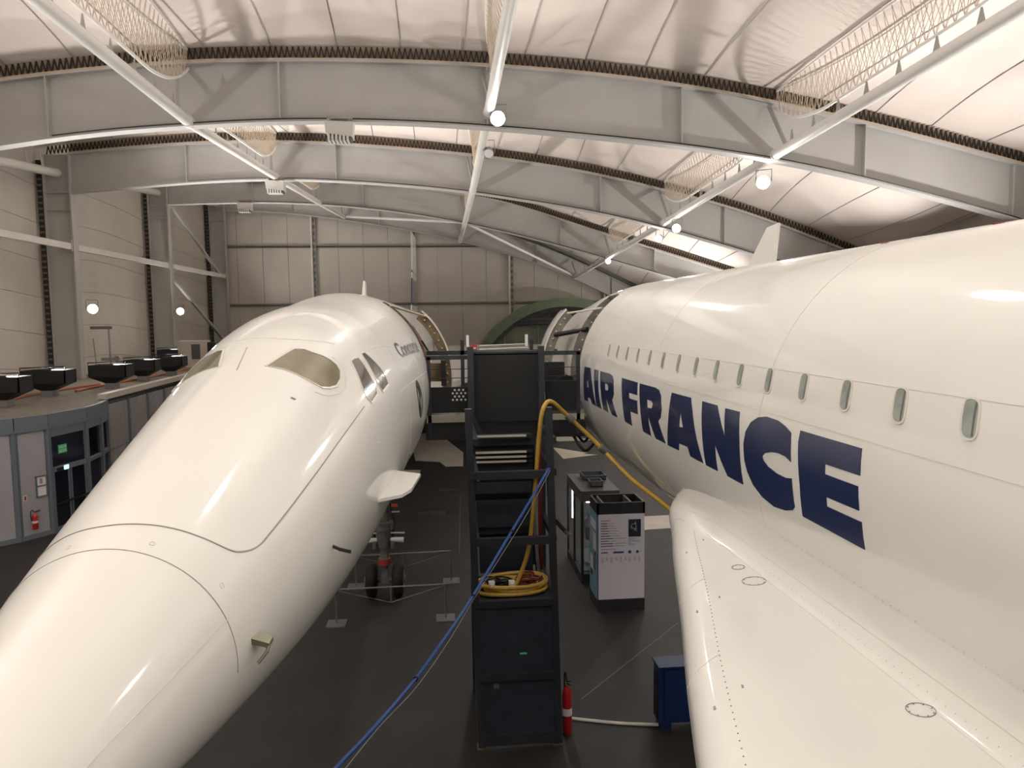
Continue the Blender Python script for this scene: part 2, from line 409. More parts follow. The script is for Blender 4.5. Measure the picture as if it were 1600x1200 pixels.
# steel arches
AL = ['nearest grey steel roof arch spanning the top of the picture',
      'second grey steel roof arch behind the nearest, carrying the middle heater',
      'third grey steel roof arch from the front, carrying the small far heater',
      'farthest grey steel roof arch, against the back wall']
STIFF = [-12.3, -5.1, 1.65, 8.3, 14.9, 20.5]
KNEE = -17.75
for i, Y in enumerate(ARCH_Y):
    t = thing('roof_arch', AL[i], 'roof arch', (KNEE, Y, 0), 'steel roof arches')
    b_, t_ = bot[i], top[i]; x1 = XR if i < 3 else 20
    N = 48
    X = lambda u: KNEE+.02+(x1-KNEE-.02)*u
    MB().slab(lambda u, v: (X(u), Y-.02, b_(X(u))+(t_(X(u))-b_(X(u)))*v), N, 1, (0, .04, 0)).build('web', 'girder', t)
    MB().slab(lambda u, v: (X(u), Y-.24+.48*v, b_(X(u))-.05), N, 1, (0, 0, .06)).build('bottom_flange', 'girder', t)
    MB().slab(lambda u, v: (X(u), Y-.24+.48*v, t_(X(u))-.03), N, 1, (0, 0, .06)).build('top_flange', 'girder', t)
    for x in STIFF:
        if x < x1: MB().box((x-.025, Y-.22, b_(x)), (x+.025, Y+.22, t_(x)-.03)).build('stiffener', 'girder', t)
    if i < 3:
        m = MB(); k = 0; x = KNEE-1
        while x < x1-.3:
            m.bar((x, Y-.16, t_(x)+.08), (x+.09, Y-.16, t_(x+.09)+.46), .045, .04); m.bar((x+.09, Y-.16, t_(x+.09)+.46), (x+.18, Y-.16, t_(x+.18)+.08), .045, .04); x += .18
        stuff(m.build('lacing_cord', 'lacing', t))
        MB().slab(lambda u, v: (X(u), Y-.05+.04*v, t_(X(u))+.03), N, 1, (0, 0, .48)).build('lacing_backing', 'cord', t)
        MB().slab(lambda u, v: (X(u), Y-.24+.05*v, t_(X(u))+.03), N, 1, (0, 0, .06)).build('lacing_rail', 'cord', t)
        MB().tube([(X(u/60), Y-.25, b_(X(u/60))+.03) for u in range(8, 61)], .022, 5).build('power_cable', 'black_cable', t)
    # the column on the left
    zt = t_(KNEE)
    MB().box((KNEE-.05, Y-.24, 0), (KNEE+.02, Y+.24, zt)).build('column_flange', 'girder', t)
    MB().box((KNEE-1.2, Y-.02, 0), (KNEE-.05, Y+.02, zt)).build('column_web', 'girder', t)
    MB().box((KNEE-1.25, Y-.2, 0), (KNEE-1.2, Y+.2, zt)).build('column_flange', 'girder', t)
    for z in (b_(KNEE)-.05, b_(KNEE)-.9):
        MB().box((KNEE-1.2, Y-.2, z), (KNEE-.05, Y+.2, z+.04)).build('stiffener', 'girder', t)
    MB().box((KNEE-1.52, Y-.22, 2.5), (KNEE-1.3, Y-.12, zt-.3)).build('lacing_strip', 'lacing', t)
    m = MB(); z = 4.0
    while z < zt-.5: m.box((KNEE-1.52, Y-.25, z), (KNEE-1.3, Y-.21, z+.09)); z += .28
    stuff(m.build('lacing_cord', 'post_dark', t))

# purlin tubes, one per bay and line
def tz(j, i): return [[12.95, 12.80, 13.44, 14.18, 14.98], [13.75, 13.2, 12.80, 12.82, 12.93], [12.5, 11.87, 11.17, 10.44, 9.82]][j][i]
names = ['left', 'middle', 'right']
bayn = ['nearest the viewer', 'between the first and second arches', 'between the second and third arches', 'between the third arch and the back wall']
TY = [12.8] + ARCH_Y
for j in range(3):
    for i in range(4):
        a, b = Vector((TUBE_X[j]-.05, TY[i]+.02, tz(j, i))), Vector((TUBE_X[j]-.05, TY[i+1]-.02, tz(j, i+1)))
        t = thing('roof_tube', f'round pale roof tube of the {names[j]} line, {bayn[i]}', 'tube', a, 'round tubes tying the roof arches')
        MB().tube([a, b], .17, 16).build('pipe', 'tube', t, smooth=True)
        m = MB(); d = (b-a).normalized()
        m.tube([b-d*.3, b], .2, 12); m.build('end_collar', 'tube', t, smooth=True)
        MB().bar((b.x, b.y-1.1, b.z+.1), (b.x-.25, b.y-.2, top[i](b.x)-.1), .1, .1).build('strut', 'post', t)
        n = 9; m = MB()
        for k in range(1, n):
            p = a.lerp(b, k/n)+Vector((0, 0, .15)); m.hexa([(p.x-.01,p.y-.14,p.z),(p.x+.01,p.y-.14,p.z),(p.x+.01,p.y+.14,p.z),(p.x-.01,p.y+.14,p.z),(p.x-.01,p.y-.02,p.z+.36),(p.x+.01,p.y-.02,p.z+.36),(p.x+.01,p.y+.02,p.z+.36),(p.x-.01,p.y+.02,p.z+.36)])
        stuff(m.build('bracket', 'post', t))
# cable nets between the tubes and the membrane
for j in range(3):
    for i in range(3):
        y0, y1, xx = TY[i]+.1, TY[i+1]-.1, TUBE_X[j]
        def low(u):
            e = (top_at(i+N0-1, xx)-.15)*(1-u)+(top_at(i+N0, xx)-.15)*u; tb = tz(j, i)*(1-u)+tz(j, i+1)*u+.55
            s = min(1, (1-(2*u-1)**4)*1.05); return e*(1-s)+tb*s
        up = lambda u, dx=0: roof_z(xx+dx, y0+(y1-y0)*min(u, .9999))-.06
        t = thing('lacing_net', f'tan cord net of the {names[j]} roof tube, {bayn[i]}', 'net', (xx, y0, tz(j, i)), 'cord nets lacing the membrane to the tubes')
        K = 30
        MB().tube([(xx, y0+(y1-y0)*k/K, low(k/K)) for k in range(K+1)], .05, 6).build('lower_cable', 'cable_white', t, smooth=True)
        for dx in (-.38, .38):
            MB().tube([(xx+dx*(1-(2*k/K-1)**2), y0+(y1-y0)*k/K, up(k/K, dx*(1-(2*k/K-1)**2))) for k in range(K+1)], .04, 6).build('edge_cable', 'cable_white', t, smooth=True)
        m = MB(); K = 38
        for k in range(K):
            u, w = k/K, (k+.5)/K
            for sgn in (-1, 1):
                dx = sgn*.38*(1-(2*w-1)**2)
                m.bar((xx, y0+(y1-y0)*u, low(u)), (xx+dx, y0+(y1-y0)*w, up(w, dx)), .013, .013)
                m.bar((xx+dx, y0+(y1-y0)*w, up(w, dx)), (xx, y0+(y1-y0)*(u+1/K), low(u+1/K)), .013, .013)
        stuff(m.build('cord_web', 'cord', t))
# diagonal roof braces of the last bay
for a, b, l in (((1.75, 52.6, 12.9), (11.6, 65.3, 9.85), 'round diagonal brace running down to the right in the last roof bay'),
                ((1.75, 52.6, 12.9), (-7.9, 65.3, 14.98), 'round diagonal brace running up to the left in the last roof bay')):
    t = thing('roof_brace', l, 'brace', a); MB().tube([a, b], .1, 10).build('pipe', 'tube', t, smooth=True)
    for p, q in ((a, b), (b, a)):
        p, q = Vector(p), Vector(q); d = (q-p).normalized(); MB().tube([p, p+d*.35], .13, 10).build('end_plate', 'girder', t)

# left wall: curved fabric panels between the columns
wl = bpy.data.objects.new('wall_left', None); COL.objects.link(wl); ORG['wall_left'] = Vector((0,0,0)); struct(wl)
for i in range(len(STAT)-1):
    y0, y1 = STAT[i], STAT[i+1]
    zz = [0, 2.2, 4.0, 5.8, 7.6, 9.4, 11.2, 13.0, 17.2]
    for a, b in zip(zz, zz[1:]):
        f = lambda u, v: (XL-.35*sin(PI*u), y0+(y1-y0)*u, a+(b-a)*v+.5*sin(PI*u)*(1 if 0 < a+(b-a)*v < 17 else 0))
        MB().grid(f, 12, 2).build('wall_panel', 'wallfab', wl, smooth=True)
        if i >= N0 and b < 17:
            MB().tube([Vector(f(k/16, 1))+Vector((.01,0,0)) for k in range(17)], .018, 5).build('seam', 'seam', wl)
# horizontal rail of the left wall and its diagonals
for i in range(3):
    y0 = 26 if i == 0 else ARCH_Y[i]; y1 = ARCH_Y[i+1] if i < 3 else YB
    l = ['nearest pale horizontal wall rail at the left edge of the picture', 'pale horizontal wall rail of the middle wall bay', 'pale horizontal wall rail of the farthest wall bay'][i]
    y0 = ARCH_Y[i]
    t = thing('wall_rail', l, 'rail', (KNEE-.3, y0, 10.0), 'rails along the left wall')
    MB().box((KNEE-.25, y0+.26, 9.93), (KNEE-.05, y1-.26, 10.22)).build('beam', 'tube', t)
    for y in (y0+.26, y1-.36): MB().box((KNEE-.3, y, 9.85), (KNEE-.02, y+.1, 10.38)).build('end_plate', 'girder', t)
    a, b = Vector((KNEE-.7, y0+.1, tz(0, i+1)-.0)), None
for i in range(3):
    za, zb = [12.5, 13.6, 14.8][i], [13.6, 14.8, 16.0][i]
    t = thing('eaves_tube', f'round pale eaves tube along the left wall, {bayn[i+1]}', 'tube', (KNEE-.6, ARCH_Y[i], za), 'eaves tubes of the left wall')
    MB().tube([(KNEE-.6, ARCH_Y[i]+.05, za), (KNEE-.6, ARCH_Y[i+1]-.05, zb)], .2, 14).build('pipe', 'tube', t, smooth=True)
    for u in (.8, .9):
        y = ARCH_Y[i]*(1-u)+ARCH_Y[i+1]*u; z = za*(1-u)+zb*u
        MB().bar((KNEE-.6, y, z), (KNEE-1.1, y+.7, z+1.0), .08, .08).build('strut', 'tube', t)
for a, b, l in (((KNEE-.1, 52.7, 14.3), (KNEE-.5, 65.3, 10.2), 'upper diagonal brace on the farthest bay of the left wall'),
                ((KNEE-.1, 52.7, 9.3), (KNEE-.5, 65.3, 4.9), 'lower diagonal brace on the farthest bay of the left wall')):
    t = thing('wall_brace', l, 'brace', a); MB().bar(a, b, .16, .22).build('beam', 'girder', t)
    for p, q in ((a, b), (b, a)):
        p, q = Vector(p), Vector(q); d = (q-p).normalized(); MB().bar(p, p+d*.5, .05, .4).build('gusset', 'girder', t)

# back wall: tall metal panels in three rows, posts and double rails
wb = bpy.data.objects.new('wall_back', None); COL.objects.link(wb); ORG['wall_back'] = Vector((0,0,0)); struct(wb)
rows = [(0, 7.62), (7.72, 12.52), (12.62, 17.2)]
x = -2.35 - 2.095*8
while x < 23:
    for a, b in rows:
        b = min(b, bot[3](min(x+2.1, 19))+1.0)
        if b > a+.2: MB().box((x+.012, YB, a), (x+2.083, YB+.1, b)).build('wall_panel', 'panel', wb)
    x += 2.095
MB().box((XL-.4, YB+.11, 0), (XR, YB+.2, 17.6)).build('backing_sheet', 'post', wb)
for x in (-10.73, -2.35, 6.03, 14.4):
    zt = bot[3](x)+.3
    t = MB().box((x-.16, YB-.34, 0), (x-.02, YB-.06, zt)).build('wall_post', 'tube', wb)
    MB().box((x-.02, YB-.20, 0), (x+.26, YB-.1, zt)).build('post_web', 'post', wb)
    m = MB(); z = .3
    while z < zt-.3: m.box((x+.05, YB-.24, z), (x+.18, YB-.19, z+.3)); z += .55
    stuff(m.build('post_hole', 'post_dark', wb))
for z in (7.67, 12.57):
    x1 = 14.3 if z < 10 else 3.5
    for dz in (-.11, .07): MB().box((-18.9, YB-.12, z+dz), (x1, YB-.01, z+dz+.05)).build('wall_rail', 'post_dark' if dz < 0 else 'post', wb)
wr = struct(MB().box((XR, YF, 0), (XR+.2, YB, 13)).build('wall_right', 'panel'))
wf = struct(MB().box((XL, YF-.2, 0), (XR, YF, 15.5)).build('wall_front', 'panel'))

# green arched doorway in the back wall
C0 = Vector((10.6, 0, -.8)); RO, RI, RG = 8.8, 8.05, 7.7
dw = struct(thing('door_1', 'half-round green framed doorway with dim glazing in the back wall', 'doorway', (C0.x, 65.3, 0)))
def arcpts(r, n=40, y=0):
    a0 = math.asin((0-C0.z)/r); return [(C0.x-r*cos(a), y, C0.z+r*sin(a)) for a in [a0+(PI-2*a0)*k/n for k in range(n+1)]]
def arcband(ra, rb, y0, y1):
    n = 40; A0, B0 = arcpts(ra, n), arcpts(rb, n)
    return MB().slab(lambda u, v: (lambda p, q: (p[0]+(q[0]-p[0])*v, y0, p[2]+(q[2]-p[2])*v))(A0[int(round(u*n))], B0[int(round(u*n))]), n, 1, (0, y1-y0, 0))
arcband(RO, RI, 64.2, 66.1).build('arch_frame', 'green', dw)
arcband(RI, RG, 64.7, 66.0).build('inner_rim', 'slate', dw)
def chord(z): return math.sqrt(RG**2-(z-C0.z)**2)
def cut(z0, z1, x0, x1, n=10):
    up = []; lo = []
    for k in range(n+1):
        x = x0+(x1-x0)*k/n; h = C0.z+math.sqrt(max(0, RG**2-(x-C0.x)**2)); up.append((x, 65.2, min(z1, h))); lo.append((x, 65.2, min(z0, h)))
    return lo+up[::-1]
MB().prism(cut(5.75, 8, C0.x-chord(5.76), C0.x+chord(5.76), 24), (0, .12, 0)).build('upper_cladding', 'slate', dw)
for z in (5.55, 6.15): MB().box((C0.x-chord(z)+.05, 65.05, z), (C0.x+chord(z)-.05, 65.2, z+.14)).build('transom', 'post_dark', dw)
e = [C0.x-chord(0)+.01, 5.4, 8.3, 11.2, 14.1, 16.9, C0.x+chord(0)-.01]
for k in range(6):
    MB().prism(cut(0, 5.55, e[k], e[k+1]), (0, .06, 0)).build('pane', 'green_glass' if k < 2 else 'teal_glass', dw)
    if k: MB().box((e[k]-.04, 65.12, 0), (e[k]+.04, 65.2, min(5.55, C0.z+math.sqrt(RG**2-(e[k]-C0.x)**2)))).build('mullion', 'post', dw)

# low annex on the left: roof slab, partition and rounded entrance booth
plan = [(-16, 20.9), (-14.6, 21.35), (-13.4, 22.05), (-12.47, 22.95), (-11.96, 23.78), (-11.62, 25.45), (-11.72, 26.75), (-11.95, 27.8)]
MB_roof = [(x, y, 3.5) for x, y in plan] + [(-12.4, 37, 3.5), (-13.2, 65, 3.5), (-19.0, 65, 3.5), (-19.0, 20.9, 3.5)]
an = struct(MB().prism(MB_roof, (0, 0, .12)).build('annex_roof', 'booth_roof'), 'flat brown felt roof of the low annex along the left wall', 'roof')
pw = struct(thing('wall_partition', 'grey ribbed partition under the pale ledge at the left', 'partition', (-12.0, 27, 0)))
pa, pb = Vector((-12.0, 28.0, 0)), Vector((-13.2, 65, 0))
for k in range(18):
    a, b = pa.lerp(pb, k/18), pa.lerp(pb, (k+1)/18); d = (b-a).normalized()*.03
    MB().prism([a+d+Vector((0,0,.1)), b-d+Vector((0,0,.1)), b-d+Vector((0,0,1.75)), a+d+Vector((0,0,1.75))], (-.08, 0, 0)).build('lower_panel', 'partition', pw)
    MB().prism([a+d+Vector((0,0,1.8)), b-d+Vector((0,0,1.8)), b-d+Vector((0,0,3.45)), a+d+Vector((0,0,3.45))], (-.08, 0, 0)).build('upper_panel', 'partition', pw)
    MB().bar(a+Vector((.03,0,0)), a+Vector((.03,0,3.5)), .1, .1).build('post', 'booth_frame', pw)
    m = MB()
    for q in range(1, 12):
        p = a.lerp(b, q/12)+Vector((.012, 0, 0)); m.bar(p+Vector((0,0,.15)), p+Vector((0,0,3.4)), .02, .03)
    stuff(m.build('rib', 'partition', pw))
MB().bar(pa+Vector((-.15, .1, 3.74)), pb+Vector((-.15, 0, 3.74)), .3, .2).build('ledge', 'ledge', pw)
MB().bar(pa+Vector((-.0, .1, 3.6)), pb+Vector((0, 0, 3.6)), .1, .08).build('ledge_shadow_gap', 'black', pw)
bo = thing('entrance_booth', 'rounded grey entrance booth with dark glass doors at the left', 'booth', (-13, 23, 0))
for k in range(len(plan)-1):
    a, b = Vector((*plan[k], 0)), Vector((*plan[k+1], 0)); d = (b-a).normalized(); nr = Vector((d.y, -d.x, 0))
    ad, bd = a+d*.1, b-d*.1
    q = lambda z0, z1, w=.06, o=0, a_=ad, b_=bd: MB().prism([a_+nr*o+Vector((0,0,z0)), b_+nr*o+Vector((0,0,z0)), b_+nr*o+Vector((0,0,z1)), a_+nr*o+Vector((0,0,z1))], nr*w)
    q(3.2, 3.66, .12, 0, a, b).build('fascia', 'booth_frame', bo); q(0, .14, .1, 0, a, b).build('plinth', 'booth_frame', bo)
    MB().bar(a+nr*.04, a+nr*.04+Vector((0,0,3.3)), .14, .14).build('post', 'booth_frame', bo)
    if k < 4: q(.14, 3.2).build('panel', 'booth', bo)
    elif k == 4:
        q(2.95, 3.2, .1).build('panel', 'booth_frame', bo); q(2.0, 2.95, .03).build('transom_glass', 'booth_glass', bo); q(1.86, 2.0, .12).build('door_head', 'booth_frame', bo)
        mid = ad.lerp(bd, .5)
        for p0, p1 in ((ad, mid-d*.02), (mid+d*.02, bd)):
            lf = q(.1, 1.84, .03, .02, p0, p1).build('door_leaf', 'booth_glass', bo)
            for s0, s1 in ((p0, p0+d*.07), (p1-d*.07, p1)): q(.1, 1.84, .05, .02, s0, s1).build('stile', 'booth_frame', lf)
            q(.85, .91, .05, .12, p0, p1).build('push_bar', 'black', lf)
        q(1.88, 1.97, .03, .13, ad+d*.1, ad+d*.35).build('door_closer', 'black', bo); sgx = ad+d*.42+nr*.14
        MB().bar(sgx+Vector((0,0,1.93)), sgx+d*.18+Vector((0,0,1.93)), .03, .13).build('exit_lamp', 'sign_lit', bo)
        s0 = ad+d*.32+nr*.04; sg = MB().prism([s0+Vector((0,0,2.38)), s0+d*.36+Vector((0,0,2.38)), s0+d*.36+Vector((0,0,2.64)), s0+Vector((0,0,2.64))], nr*.02).build('exit_sign', 'sign_green', bo)
        for r, s in enumerate(('SORTIE', 'SECOURS')):
            tv, tf = text_mesh(s, .12); wmax = max(p[0] for p in tv); m = MB()
            m.v = [tuple(s0+nr*.024+d*(.02+p[0]/wmax*.32)+Vector((0,0,2.535-.12*r+p[1]*.8))) for p in tv]; m.f = tf; m.build('lettering', 'sign_white', sg)
    else:
        q(.14, 2.95, .03).build('glass_pane', 'booth_glass', bo); q(2.95, 3.2, .1).build('panel', 'booth_frame', bo)
        q(1.86, 1.98, .1).build('crossbar', 'booth_frame', bo)
# things on the booth wall
d = (Vector((*plan[4], 0))-Vector((*plan[3], 0))).normalized(); nr = Vector((d.y, -d.x, 0)); w0 = Vector((*plan[3], 0))+nr*.07
def on_wall(u, z, o=0): return w0+d*u+nr*o+Vector((0, 0, z))
t = thing('notice_frame', 'blue framed notice with two sheets on the booth panel', 'notice', on_wall(.55, 1.25))
m = MB()
for u0, z0, u1, z1 in ((.52,1.2,.56,1.85),(.82,1.2,.86,1.85),(.52,1.2,.86,1.24),(.52,1.81,.86,1.85),(.52,1.52,.86,1.56)):
    m.prism([on_wall(u0,z0),on_wall(u1,z0),on_wall(u1,z1),on_wall(u0,z1)], nr*.03)
m.build('frame', 'booth_frame', t)
for z0, z1 in ((1.24, 1.52), (1.56, 1.81)):
    s = MB().prism([on_wall(.56,z0),on_wall(.82,z0),on_wall(.82,z1),on_wall(.56,z1)], nr*.015).build('sheet', 'sign_white', t)
    if z0 > 1.5: MB().prism([on_wall(.64,z0+.05,.016),on_wall(.72,z0+.05,.016),on_wall(.72,z1-.05,.016),on_wall(.64,z1-.05,.016)], nr*.004).build('print', 'print_red', s)
s = MB().prism([on_wall(.14,1.18),on_wall(.24,1.18),on_wall(.24,1.34),on_wall(.14,1.34)], nr*.012).build('safety_sign', 'sign_white'); tag(s, 'small red and white square sign above the wall extinguisher', 'sign')
MB().prism([on_wall(.16,1.2,.013),on_wall(.22,1.2,.013),on_wall(.22,1.32,.013),on_wall(.16,1.32,.013)], nr*.004).build('symbol', 'redband', s)
def extinguisher(base, label, r, h, hose_dir, s=1):
    t = thing('fire_extinguisher', label, 'extinguisher', base, 'fire extinguishers'); b = Vector(base)
    MB().lathe(b, (0,0,1), [(0, r*.8), (.02, r), (h*.78, r), (h*.88, r*.75), (h*.93, r*.35), (h*.96, r*.3)], 18).build('cylinder', 'red', t, smooth=True)
    MB().lathe(b+Vector((0,0,h*.95)), (0,0,1), [(0, r*.35), (h*.06, r*.35)], 12).build('valve', 'bolt', t)
    hd = Vector(hose_dir); p = b+Vector((0,0,h*.99))
    MB().bar(p, p+hd*r*2.2+Vector((0,0,h*.05)), .02, .015).bar(p+Vector((0,0,.02)), p+hd*r*2+Vector((0,0,h*.12)), .02, .015).build('lever', 'black', t)
    MB().tube(smooth_path([p, p-hd*r*.8+Vector((0,0,h*.18)), p-hd*r*1.5, b-hd*r*1.25+Vector((0,0,h*.55))], 6), .012, 6).build('hose', 'black_cable', t, smooth=True)
    MB().lathe(b+Vector((0,0,h*.38)), (0,0,1), [(0, r*1.01), (h*.14, r*1.01)], 18).build('paper_band', 'sign_white', t, smooth=True)
    return t
extinguisher(on_wall(.38, .30, .1), 'small red extinguisher hung on the grey entrance booth', .08, .5, d)

# black uplighters standing on the annex roof
UPL = [(-14.7, 26.7, 1.5), (-14.9, 30.1, 1.6), (-13.9, 33.2, 1.5), (-14.1, 37.1, 1.4), (-13.9, 40.2, 1.4)]
ul = ['black trough uplighter at the left edge of the picture', 'black trough uplighter standing left of the near wall column', 'black trough uplighter just right of the near wall column', 'black trough uplighter fourth from the left on the annex roof', 'black trough uplighter nearest the jet nose, last of its row']
def uplighter(x, y, w, z, label, tilt, k=1.0):
    t = thing('uplighter', label, 'uplighter', (x, y, z), 'trough uplighters')
    MB().box((x-.22, y-.2, z), (x+.22, y+.2, z+.22)).build('base', 'housing', t)
    m = MB(); w2 = w/2
    m.hexa([(x-.2,y-.2,z+.22),(x+.2,y-.2,z+.22),(x+.2,y+.2,z+.22),(x-.2,y+.2,z+.22),(x-w2,y-.45,z+.5),(x+w2,y-.45,z+.5),(x+w2,y+.45,z+.5),(x-w2,y+.45,z+.5)])
    m.build('hopper', 'black', t)
    m = MB()
    for a, b, c, e2 in ((-w2,-.45,w2,-.41),(-w2,.41,w2,.45),(-w2,-.45,-w2+.04,.45),(w2-.04,-.45,w2,.45)): m.box((x+a, y+b, z+.5), (x+c, y+e2, z+1.0))
    m.build('trough_wall', 'black', t)
    MB().tube([(x-w2, y-.43, z+1.02), (x-w2, y-.43, z+1.1), (x+w2, y-.43, z+1.14), (x+w2, y-.43, z+1.02)], .025, 6).build('handle_rail', 'black', t)
    MB().box((x-w2+.05, y-.4, z+.752), (x+w2-.05, y+.4, z+.77)).build('lens', 'housing', t)
    lamp('uplight', 'AREA', (x, y, z+.80), UP_W*k, WARM, .8, (x+tilt, y, z+10), parent=t)
for k, (x, y, w) in enumerate(UPL): uplighter(x, y, w, 3.62, ul[k], 9, .45)
for y in (50, 55, 60): uplighter(-17.3, y, 1.3, 3.62, 'added black trough uplighter at the far end of the annex, hidden behind the left jet', 8, .42)  # added unseen lamps that brighten the far roof and back wall
# added unseen uplighters along the right wall and behind the viewer, for fill light
pl = struct(MB().box((17.6, -38, 0), (23.8, 60, 3.62)).build('added_wall_plinth', 'partition'), 'added low grey plinth along the right wall hidden by the right jet', 'plinth')
for k, y in enumerate((-30, -18, -7, 3, 12, 22, 32, 42, 51, 58)):
    uplighter(20.2, y, 1.5, 3.62, 'added black trough uplighter on the plinth behind the right jet', -8, .6 if y > 40 else .78)
struct(MB().box((-19, -38, 0), (-16, 14, 3.62)).build('added_wall_plinth', 'partition'), 'added low grey plinth along the left wall behind the viewer', 'plinth')
for k, y in enumerate((-30, -18, -7, 3, 12)):
    uplighter(-17.5, y, 1.5, 3.62, 'added black trough uplighter on the left plinth behind the viewer', 7, 1.3)  # added lamps, extra fill for the near roof
for k, (pts, l) in enumerate((([(-15.6,24,3.66),(-15.4,27.5,3.66),(-15.7,31,3.66),(-15.2,35,3.66)], 'orange cable lying on the annex roof behind the near uplighters'),
                             ([(-14.6,31.5,3.66),(-14.7,35,3.66),(-14.4,39,3.66),(-14.6,45,3.66)], 'orange cable lying on the annex roof by the far uplighters'))):
    tag(MB().tube(smooth_path(pts, 8), .06, 6).build('power_cable', 'orange_cable', smooth=True), l, 'cable')
# conduit stand by the near column
t = thing('mast_stand', 'thin grey mast with a crossbar beside the near wall column', 'mast', (-16.6, 39.0, 3.62))
MB().tube([(-16.35, 39, 3.62), (-16.35, 39, 6.1)], .05, 8).build('mast', 'housing', t); MB().tube([(-17.0, 39, 3.62), (-17.1, 39, 5.6)], .03, 8).build('mast', 'housing', t)
MB().box((-17.2, 38.95, 6.05), (-16.2, 39.05, 6.2)).build('top_bar', 'post_dark', t); MB().box((-16.75, 38.9, 4.5), (-15.95, 39.1, 4.65)).build('crossbar', 'housing', t)
MB().lathe((-15.95, 39, 4.6), (0,-1,0), [(0,.1),(.25,.14)], 10).build('spot_head', 'housing', t)
MB().box((-16.75, 38.8, 3.62), (-16.2, 39.2, 3.72)).build('foot', 'post_dark', t)
t = thing('wall_cabinet', 'pale vented cabinet on the far ledge beside the jet windshield', 'cabinet', (-15.7, 47.5, 3.62))
MB().box((-15.9, 47.3, 3.62), (-14.2, 48.1, 5.2)).build('body', 'panel', t); MB().box((-15.1, 47.26, 4.1), (-14.6, 47.3, 5.0)).build('vent', 'grille', t); MB().box((-14.2, 47.4, 4.1), (-13.85, 48, 5.1)).build('side_unit', 'black', t)

# floodlights
def flood(name_label, p, target, power, yoke_up=True, r=.22, lit=True):
    p = Vector(p); d = (Vector(target)-p).normalized()
    t = thing('floodlight', name_label, 'floodlight', p, 'floodlights of the hall')
    MB().lathe(p-d*.34, d, [(0, r*.55), (.1, r*.8), (.3, r), (.33, r)], 20).build('housing', 'housing', t, smooth=True)
    MB().lathe(p-d*.02, d, [(0, r*.92), (.02, r*.92)], 20).build('lens', 'flood' if lit else 'sign_white', t)
    m = MB(); s = d.cross(Vector((0,0,1))).normalized(); q = p-d*.17; z = Vector((0,0,.42 if yoke_up else -.42))
    m.tube([q+s*r*1.08, q+s*r*1.08+z, q-s*r*1.08+z, q-s*r*1.08], .02, 6); m.build('yoke', 'post', t)
    if lit and power: lamp('flood_light', 'SPOT', p+d*.06, power, NEUT, r, target, 150, .7, t)
    return t
flood('bright round floodlight under the middle tube at the nearest arch', (1.95, 25.2, 12.85), (-1.5, 8, 5.5), FLOOD_W*2.2, r=.25)
flood('small unlit floodlight hanging from the middle tube behind the nearest arch', (1.95, 30, 12.75), (1, 22, 5), 0, r=.2, lit=False)
flood('largest bright floodlight on the right tube behind the nearest arch', (11.55, 26.6, 11.1), (3, 12, 6), FLOOD_W*2, r=.25)
flood('bright floodlight on the right tube, upper of the pair in the middle distance', (11.6, 36.8, 10.66), (2, 20, 5), FLOOD_W, r=.22)
flood('bright floodlight on the right tube, lower of the pair in the middle distance', (11.6, 39.9, 10.48), (2, 28, 4), FLOOD_W, r=.2)
flood('small far floodlight at the third arch on the right tube', (11.6, 52.2, 10.2), (3, 40, 4), FLOOD_W*.7, r=.2)
flood('floodlight on the near column of the left wall', (-17.0, 38.9, 7.05), (-6, 20, 5), WALL_W, r=.24)
flood('floodlight on the far column of the left wall', (-17.2, 52.0, 7.05), (-6, 30, 5), WALL_W, r=.24)
# the same fittings carry on behind the viewer along the three tube lines
for p, tg, pw, l in (((1.8, 12.2, 13.2), (-2, 6, 5), 1.6, 'floodlight on the middle tube above the viewer'),
                 ((-7.9, 8.0, 12.6), (-1.5, 9, 5), 1.6, 'floodlight on the left tube beside the viewer'),
                 ((1.8, -3.0, 13.2), (1, 9, 5), 2.0, 'floodlight on the middle tube behind the viewer'),
                 ((-7.9, -3.0, 12.6), (-1.5, 7, 5), 1.6, 'floodlight on the left tube behind the viewer'),
                 ((11.6, -1.0, 12.2), (3, 6, 6), 1.2, 'floodlight on the right tube behind the viewer'),
                 ((11.6, 12.6, 12.0), (3, 8, 6), 1.2, 'floodlight on the right tube above the right jet')):
    flood(l, p, tg, FLOOD_W*pw, r=.25)

# unit heaters
for (x, y, z, s), l in (((-3.17, 25.6, 12.25, 1.0), 'largest pale unit heater under the nearest arch'), ((-8.0, 38.8, 12.7, 1.0), 'pale unit heater under the second arch, second in size'), ((-12.75, 52.0, 13.6, 1.0), 'smallest pale unit heater under the third arch')):
    t = thing('unit_heater', l, 'heater', (x, y, z), 'unit heaters under the arches')
    MB().hexa([(x-.42,y-.3,z+.12),(x+.42,y-.3,z),(x+.42,y+.3,z),(x-.42,y+.3,z+.12),(x-.45,y-.3,z+.5),(x+.45,y-.3,z+.48),(x+.45,y+.3,z+.48),(x-.45,y+.3,z+.5)]).build('case', 'heater', t)
    for k in range(6): MB().box((x-.36+.12*k, y-.33, z-.12), (x-.29+.12*k, y+.2, z+.1)).build('louvre', 'heater', t)
    MB().box((x-.38, y-.31, z-.1), (x+.38, y+.22, z+.02)).build('outlet', 'grille', t)
    for dx in (-.3, .3): MB().box((x+dx-.03, y-.05, z+.48), (x+dx+.03, y+.05, z+.72)).build('hanger', 'post', t)
    MB().box((x-.4, y-.1, z+.62), (x+.4, y+.15, z+.7)).build('hanger_plate', 'post', t)

